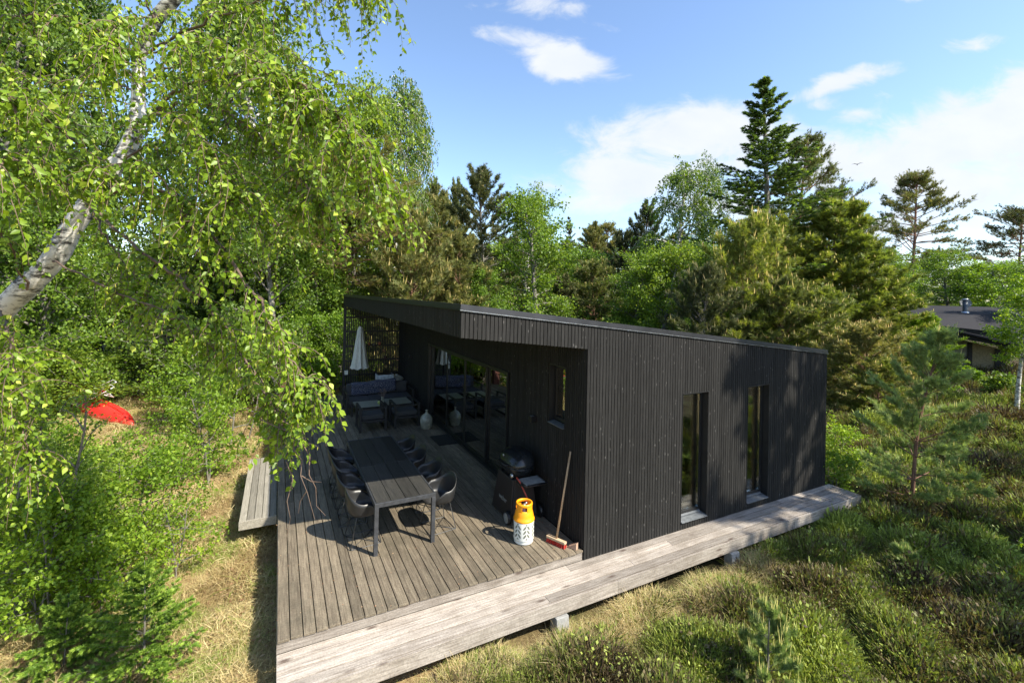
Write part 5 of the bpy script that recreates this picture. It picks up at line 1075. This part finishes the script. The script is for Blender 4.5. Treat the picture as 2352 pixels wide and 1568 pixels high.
def field(name,x,y,d,tmpl,rng,R,m,label,base=.6,ex=.35,sink=.01,aniso=None):
    parts=[]; n=len(x); z=ground_z(x,y)-sink; sc=base*(np.maximum(d,4)/5)**ex*rng.uniform(.6,1.3,n)*(.45+1.1*patch(x,y,3.1,5.)); az=rng.uniform(0,6.283,n)
    for i,(V,F) in enumerate(tmpl):
        s=slice(i,None,len(tmpl)); k=len(x[s]); c,si=np.cos(az[s]),np.sin(az[s])
        vx=(V[None,:,0]*c[:,None]-V[None,:,1]*si[:,None])*sc[s][:,None]+x[s][:,None]; vy=(V[None,:,0]*si[:,None]+V[None,:,1]*c[:,None])*sc[s][:,None]+y[s][:,None]; vz=V[None,:,2]*sc[s][:,None]+z[s][:,None]
        Fa=(np.array(F)[None]+(np.arange(k)*len(V))[:,None,None]).reshape(-1,4)
        rr=np.clip(R[s][:,None]+rng.normal(0,.15,(k,len(F))),0,1).ravel(); parts.append((np.stack([vx,vy,vz],-1).reshape(-1,3),Fa,rr))
    return tag(link(name,np_mesh(name,*join(parts)),m),label,kind='stuff')
rng=np.random.default_rng(99)
# dry grass: left clearing, strip before the boardwalk
def dry_keep(x,y):
    left=(x<-3.85+.2*np.sin(y))&(y<17); front=(y<.1)&(y>-1.5-.45*patch(x,y,.9,1.)-.3*np.sin(x*.9))&(x<4.2); near=(x<-1.2+.8*np.sin(y*1.5))&(y<-.5)
    return left|front|near
x,y,d=sample(rng,95000,dry_keep,2.5,24); pt_=patch(x,y,1.1,.4); g=patch(x,y,2.3,2.2)
R=np.where(g+rng.normal(0,.12,len(x))>.72,rng.uniform(.78,1,len(x)),np.clip(.2+.45*pt_+rng.normal(0,.12,len(x)),0,.74))
field('dry_grass',x,y,d,[blades(rng,11,.24,.0065,.5,1.5,3,.05) for _ in range(6)],rng,R,G['straw'],'matted dry straw coloured grass with green tufts',base=.8,ex=.35)
def strip(x,y): return (x>-2.6)&(x<5.4)&(y<-.56)&(y>-1.05-.75*patch(x,y,1.4,3.)*rng.random(len(x)))&(rng.random(len(x))<np.clip(1.25-.16*np.maximum(x,0),.2,1))
x,y,d=sample(rng,42000,strip,3.5,14,10,70); R=np.clip(.35+.35*patch(x,y,2.,1.)+rng.normal(0,.15,len(x)),0,.9)
field('long_dry_grass',x,y,d,[blades(rng,12,.34,.005,.25,1.1,3,.04) for _ in range(5)],rng,R,G['straw'],'long yellowed grass leaning out along the boardwalk',base=.7,ex=.2)
# heather and bilberry on the right
def heath_keep(x,y):
    mixed=(rng.random(len(x))<.07)&(x>-2.6)&(y<-.75)
    return mixed|~((x<-3.85)&(y<17))&~((y>-1.0-.45*patch(x,y,.9,1.))&(x<3.2)&(y<.1))&(y<26)&((x>-1.6+.8*np.sin(y*1.5)))
def clump(rng,nb=84):
    V=[];F=[]
    for i in range(nb):
        a=rng.uniform(0,6.283); th=math.acos(rng.uniform(.12,1)); d=np.array([math.cos(a)*math.sin(th)*1.25,math.sin(a)*math.sin(th)*1.25,math.cos(th)]); r0=rng.uniform(.35,.8); L=rng.uniform(.85,1.15)
        up=np.array([0,0,.35]); p0=d*r0*.2; p1=(d*L*.16)+up*.13*rng.random()**2; sd=np.cross(d,rng.normal(size=3)); sd/=np.linalg.norm(sd); w=rng.uniform(.004,.0075); m_=(p0+p1)/2+rng.normal(0,.008,3)
        b=len(V); V+=[p0-sd*w*.4,p0+sd*w*.4,m_-sd*w,m_+sd*w,p1-sd*w*.3,p1+sd*w*.3]; F+=[(b,b+1,b+3,b+2),(b+2,b+3,b+5,b+4)]
    return np.array(V),F
x,y,d=sample(rng,56000,heath_keep,2.6,34,0,88); q=patch(x,y,.8,.9)*.5+patch(x,y,2.1,2.)*.5; q=q-.2*sstep(12,22,x)
R=np.clip(-.02+1.05*q+rng.normal(0,.16,len(x)),0,1)
field('heather',x,y,d,[clump(rng) for _ in range(8)],rng,R,G['heath'],'knee high heather and bilberry covering the heath in green and brown patches',base=.95,ex=.42,sink=.0)
x,y,d=sample(rng,26000,heath_keep,2.6,26,0,88); R=np.clip(.15+.8*patch(x,y,2.1,2.)+rng.normal(0,.15,len(x)),0,1)
field('heather_shoots',x,y,d,[blades(rng,12,.27,.005,.03,.55,2,.07) for _ in range(6)],rng,R,G['heath'],'upright fresh shoots standing above the heather',base=.95,ex=.3)
x,y,d=sample(rng,12000,heath_keep,2.6,20,0,88); R=np.clip(.1+.8*patch(x,y,2.6,4.)+rng.normal(0,.15,len(x)),0,1)
lt_=[]
for _ in range(4):
    V=[];F=[]
    for k in range(16):
        o=rng.normal(0,.05,3)*np.array([1,1,0])+np.array([0,0,rng.uniform(.05,.26)]); a=unit(rng,1)[0]*.014; b=np.cross(a,unit(rng,1)[0])*.8; bb=len(V); V+=[o-a,o+b,o+a,o-b]; F.append((bb,bb+1,bb+2,bb+3))
    lt_.append((np.array(V),F))
field('bilberry_leaves',x,y,d,lt_,rng,R,G['heath'],'tiny leaves of bilberry and heather shoots over the heath',base=1.0,ex=.35)
# fallen leaves on the clearing and some on the deck
x,y,d=sample(rng,9000,lambda x,y:(x<-3.7)&(y<14),2.6,18,-30,25); V=[];F=[]
lt2=[]
for _ in range(4):
    V=[];F=[]
    for k in range(5):
        o=rng.normal(0,.08,3)*np.array([1,1,0])+np.array([0,0,rng.uniform(.015,.05)]); a=norm(rng.normal(size=3)*np.array([1,1,.25]))*.017; b=np.cross(a,norm(rng.normal(size=3)*.3+np.array([0,0,1.])))*.7; bb=len(V); V+=[o-a,o+b,o+a,o-b]; F.append((bb,bb+1,bb+2,bb+3))
    lt2.append((np.array(V),F))
field('leaf_litter',x,y,d,lt2,rng,rng.random(len(x)),G['litter'],'dry fallen leaves scattered over the clearing',base=1.0,ex=.3)
n=420; xx=rng.uniform(-3.88,-.05,n); yy=rng.uniform(.03,7,n); dx_=(xx+3.9)/(3.9/31)%1; xx=np.where(rng.random(n)<.6,xx-dx_*(3.9/31),xx)
P=np.stack([xx,yy,np.full(n,D+.003)],-1); v,f,r=inst(*DIA,P,rng.normal(size=(n,3))*np.array([1,1,.02]),np.tile([0,0,1.],(n,1))+rng.normal(0,.1,(n,3)),rng.uniform(.008,.022,n))
tag(link('deck_litter',np_mesh('deck_litter',v,f,r),G['litter']),'dry leaf scraps lying on the terrace boards and in the gaps',kind='stuff')
# ------------------------------------------------------------------ kayak and folding chair frame
ka=atz(313,983,-.36); kb=atz(150,905,-.30); kdir=norm((kb-ka)*np.array([1,1,0])); 
kc0=ka+kdir*3.0; ky=empty('kayak',(kc0[0],kc0[1],float(ground_z(kc0[0],kc0[1]))+.02),'red kayak lying upside down on the dry grass','kayak',rz=math.atan2(kdir[1],kdir[0])); ky.scale=(1.2,1.05,1.0)
m=MB();V=[];ns,nn=28,16
for i in range(ns+1):
    q=i/ns*2-1; w=.36*max(.0,1-abs(q)**2.2)**.8+.012; hh=.31*max(.0,1-abs(q)**2.6)**.6+.03
    for k in range(nn):
        t=math.pi*k/(nn-1); cx_=-w*math.cos(t); zz=hh*(math.sin(t)**.75)+.05+.05*abs(q)**3
        V.append((q*2.3,cx_,zz))
m.add(V,[(i*nn+k,(i+1)*nn+k,(i+1)*nn+k+1,i*nn+k+1) for i in range(ns) for k in range(nn-1)],.5,True)
o=m.build('hull',MT['kayak'],ky); o.modifiers.new('thickness','SOLIDIFY').thickness=.02
one('keel_ridge',MT['kayak'],ky,'tube',[(-1.9,0,.28),(-1.2,0,.405),(0,0,.44),(1.2,0,.405),(1.9,0,.28)],.014,8)
one('bow_cap',MT['whitetube'],ky,'lathe',[(0,-.02),(.02,0),(0,.02)],(-2.24,0,.17),10)
kc=ka+kdir*3.0; fc=empty('folding_chair',(kc[0],kc[1],-.32+.42),'white tube folding chair frame with red cloth lying on the kayak','chair',rz=.4)
m=MB()
for pts in ([(-.28,-.22,.02),(-.28,.22,.02),(.3,.22,.34),(.3,-.22,.34),(-.28,-.22,.02)],[(-.25,-.25,.25),(.28,-.25,.02),(.28,.25,.02),(-.25,.25,.25)],[(-.1,-.24,.3),(.34,-.24,.5),(.34,.24,.5),(-.1,.24,.3)]): m.tube(pts,.016,8)
m.build('tube_frame',MT['whitetube'],fc); one('cloth',MT['redcloth'],fc,'hexa',[(-.2,-.2,.07),(.1,-.2,.2),(.1,.2,.2),(-.2,.2,.07),(-.2,-.2,.09),(.1,-.2,.22),(.1,.2,.22),(-.2,.2,.09)])
# red brown post between the leaves left of the terrace
pp=atz(648,958,-.4); po=MB(); po.box(-.12,.12,-.12,.12,0,1.1); po.box(-.14,.14,-.14,.14,1.101,1.14); o=po.build('wooden_post',MT['rust'],None,bevel=.006); o.location=tuple(pp); tag(o,'thick red brown post half hidden by leaves left of the terrace','post')
# ------------------------------------------------------------------ neighbour
NB=at(2290,800,26.5); NB[2]=float(ground_z(NB[0],NB[1]))
nb=empty('neighbour_house',(0,0,0),'neighbouring low house with grey felt roof and black timber gable','house')
# gable plane faces the camera side; corner points taken from picture directions at their own distances
def P3(u,v,dep): return Vector(at(u,v,dep))
a=P3(2142,770,23.5); b=P3(2272,835,22.5)
gx=(b-a); gx.z=0; gx.normalize(); gy=Vector((-gx.y,gx.x,0)); 
if gy.dot(Vector(cf))<0: gy=-gy
O=P3(2205,840,23); O.z=0; zg=float(ground_z(O.x,O.y))-.1
def LW(l,d_,z): p=O+gx*l+gy*d_; return (p.x,p.y,z)
def zt_(v,dep,u): return float(at(u,v,dep)[2])
zrl=zt_(745,23.4,2150); zrr=zt_(790,22.6,2290)    # gable verge heights left and right
def nbx(name,l0,l1,d0,d1,z0,z1,mt,slope=True):
    zz=lambda l:(z1 if not slope else z1+(zrr-zrl)*(l-L0)/(L1-L0))
    m=MB(); m.hexa([LW(l0,d0,z0),LW(l1,d0,z0),LW(l1,d1,z0),LW(l0,d1,z0),LW(l0,d0,zz(l0)),LW(l1,d0,zz(l1)),LW(l1,d1,zz(l1)),LW(l0,d1,zz(l0))]); return m.build(name,mt,nb)
L0,L1=-1.6,1.9
nbx('wall',L0,.35,.0,.12,zg,zrl-.32,MT['nwall']); nbx('wall',.36,1.35,.01,.13,zg,zrl-.32,MT['nyel']); nbx('wall',1.36,1.8,.3,4,zg,zrl-.5,MT['nblack'])
for l in (L0-.02,.28,1.28): nbx('timber_post',l,l+.16,-.06,-.002,zg-.2,zrl-.36,MT['nblack'])
for z in (zg+.02,zg+.95): nbx('timber_rail',L0+.15,.27,-.045,-.003,z,z+.14,MT['nblack'],False)
nbx('eave_board',L0-.5,L1+.5,-1.6,-1.5,zrl-.33,zrl-.04,MT['nblack'])
# roof: rises away from the viewer
m=MB(); za=lambda l:zrl+(zrr-zrl)*(l-L0)/(L1-L0)
l0,l1=L0-.6,L1+.6; top=zt_(704,28,2200)
RA=[LW(l0,-1.65,za(l0)-.03),LW(l1,-1.65,za(l1)-.03),LW(l1+3.0,6.2,top-.05),LW(l0,6.2,top-.05),LW(l0,-1.65,za(l0)+.05),LW(l1,-1.65,za(l1)+.05),LW(l1+3.0,6.2,top+.03),LW(l0,6.2,top+.03)]
m.hexa(RA); m.build('roof',MT['nroof'],nb)
m=MB(); c=P3(2217,702,25.0); m.lathe([(.11,-.4),(.11,.3),(.0,.3)],tuple(c),16); ch=m.build('chimney',mat('dark_steel_flue',(.08,.09,.1),.4,.5),nb); one('chimney_cap',MT['galv'],ch,'lathe',[(0,.33),(.15,.33),(.16,.37),(0,.4)],tuple(c),16); 
m=MB(); m.lathe([(.2,-.41),(.13,-.32)],tuple(c),16); m.build('chimney_flashing',MT['galv'],ch)
ds=empty('satellite_dish',tuple(c+Vector(cr)*.36+Vector((.1,.3,.12))),'small grey satellite dish beside the chimney of the neighbouring house','dish'); ds.parent=None
m=MB(); m.lathe([(0,.0),(.12,.01),(.22,.04),(.26,.07)],n=20,ax='x'); o=m.build('dish_bowl',MT['greyplastic'],ds); o.rotation_euler=(0,rad(-20),rad(215)); one('dish_arm',MT['steel'],ds,'tube',[(0,0,-.25),(0,0,0),(-.1,-.28,-.1)],.015)
m=MB(); m.lathe([(.0,.12),(.05,.1),(.06,.03),(.2,-.07),(.21,-.09),(0,-.05)],n=18); o=m.build('hanging_lamp',MT['nblack']); o.location=LW(.55,-.25,zrl-.55); tag(o,'black bell shaped lamp hanging under the neighbouring eave','lamp')
m=MB(); pe=[LW(-4,-3.2,zg+.02),LW(5,-3.2,zg+.02),LW(5,-.1,zg+.03),LW(-4,-.1,zg+.03)]; m.add(pe,[(0,1,2,3)]); tag(m.build('gravel_terrace',mat('pale_gravel',(.42,.38,.33),.95,ns=30,var=.5)),'pale gravel in front of the neighbouring house',kind='structure')
# bird
bd=P3(1969,378,26); m=MB(); m.tube([(-.16,0,0),(-.05,0,.01),(.08,0,.0),(.16,0,-.01)],[.01,.035,.035,.008],8)
for s in (-1,1): m.add([(.05,.02*s,.01),(-.06,.02*s,.01),(-.05,.2*s,.1),(.03,.22*s,.1),(-.07,.42*s,.03)],[(0,1,2,3),(3,2,4)] if s>0 else [(3,2,1,0),(4,2,3)],.5)
o=m.build('bird',MT['nblack']); o.location=bd; o.scale=(.65,.65,.65); o.rotation_euler=(0,rad(8),rad(26)); o.modifiers.new('thickness','SOLIDIFY').thickness=.008; tag(o,'small dark bird gliding against the clouds','bird')
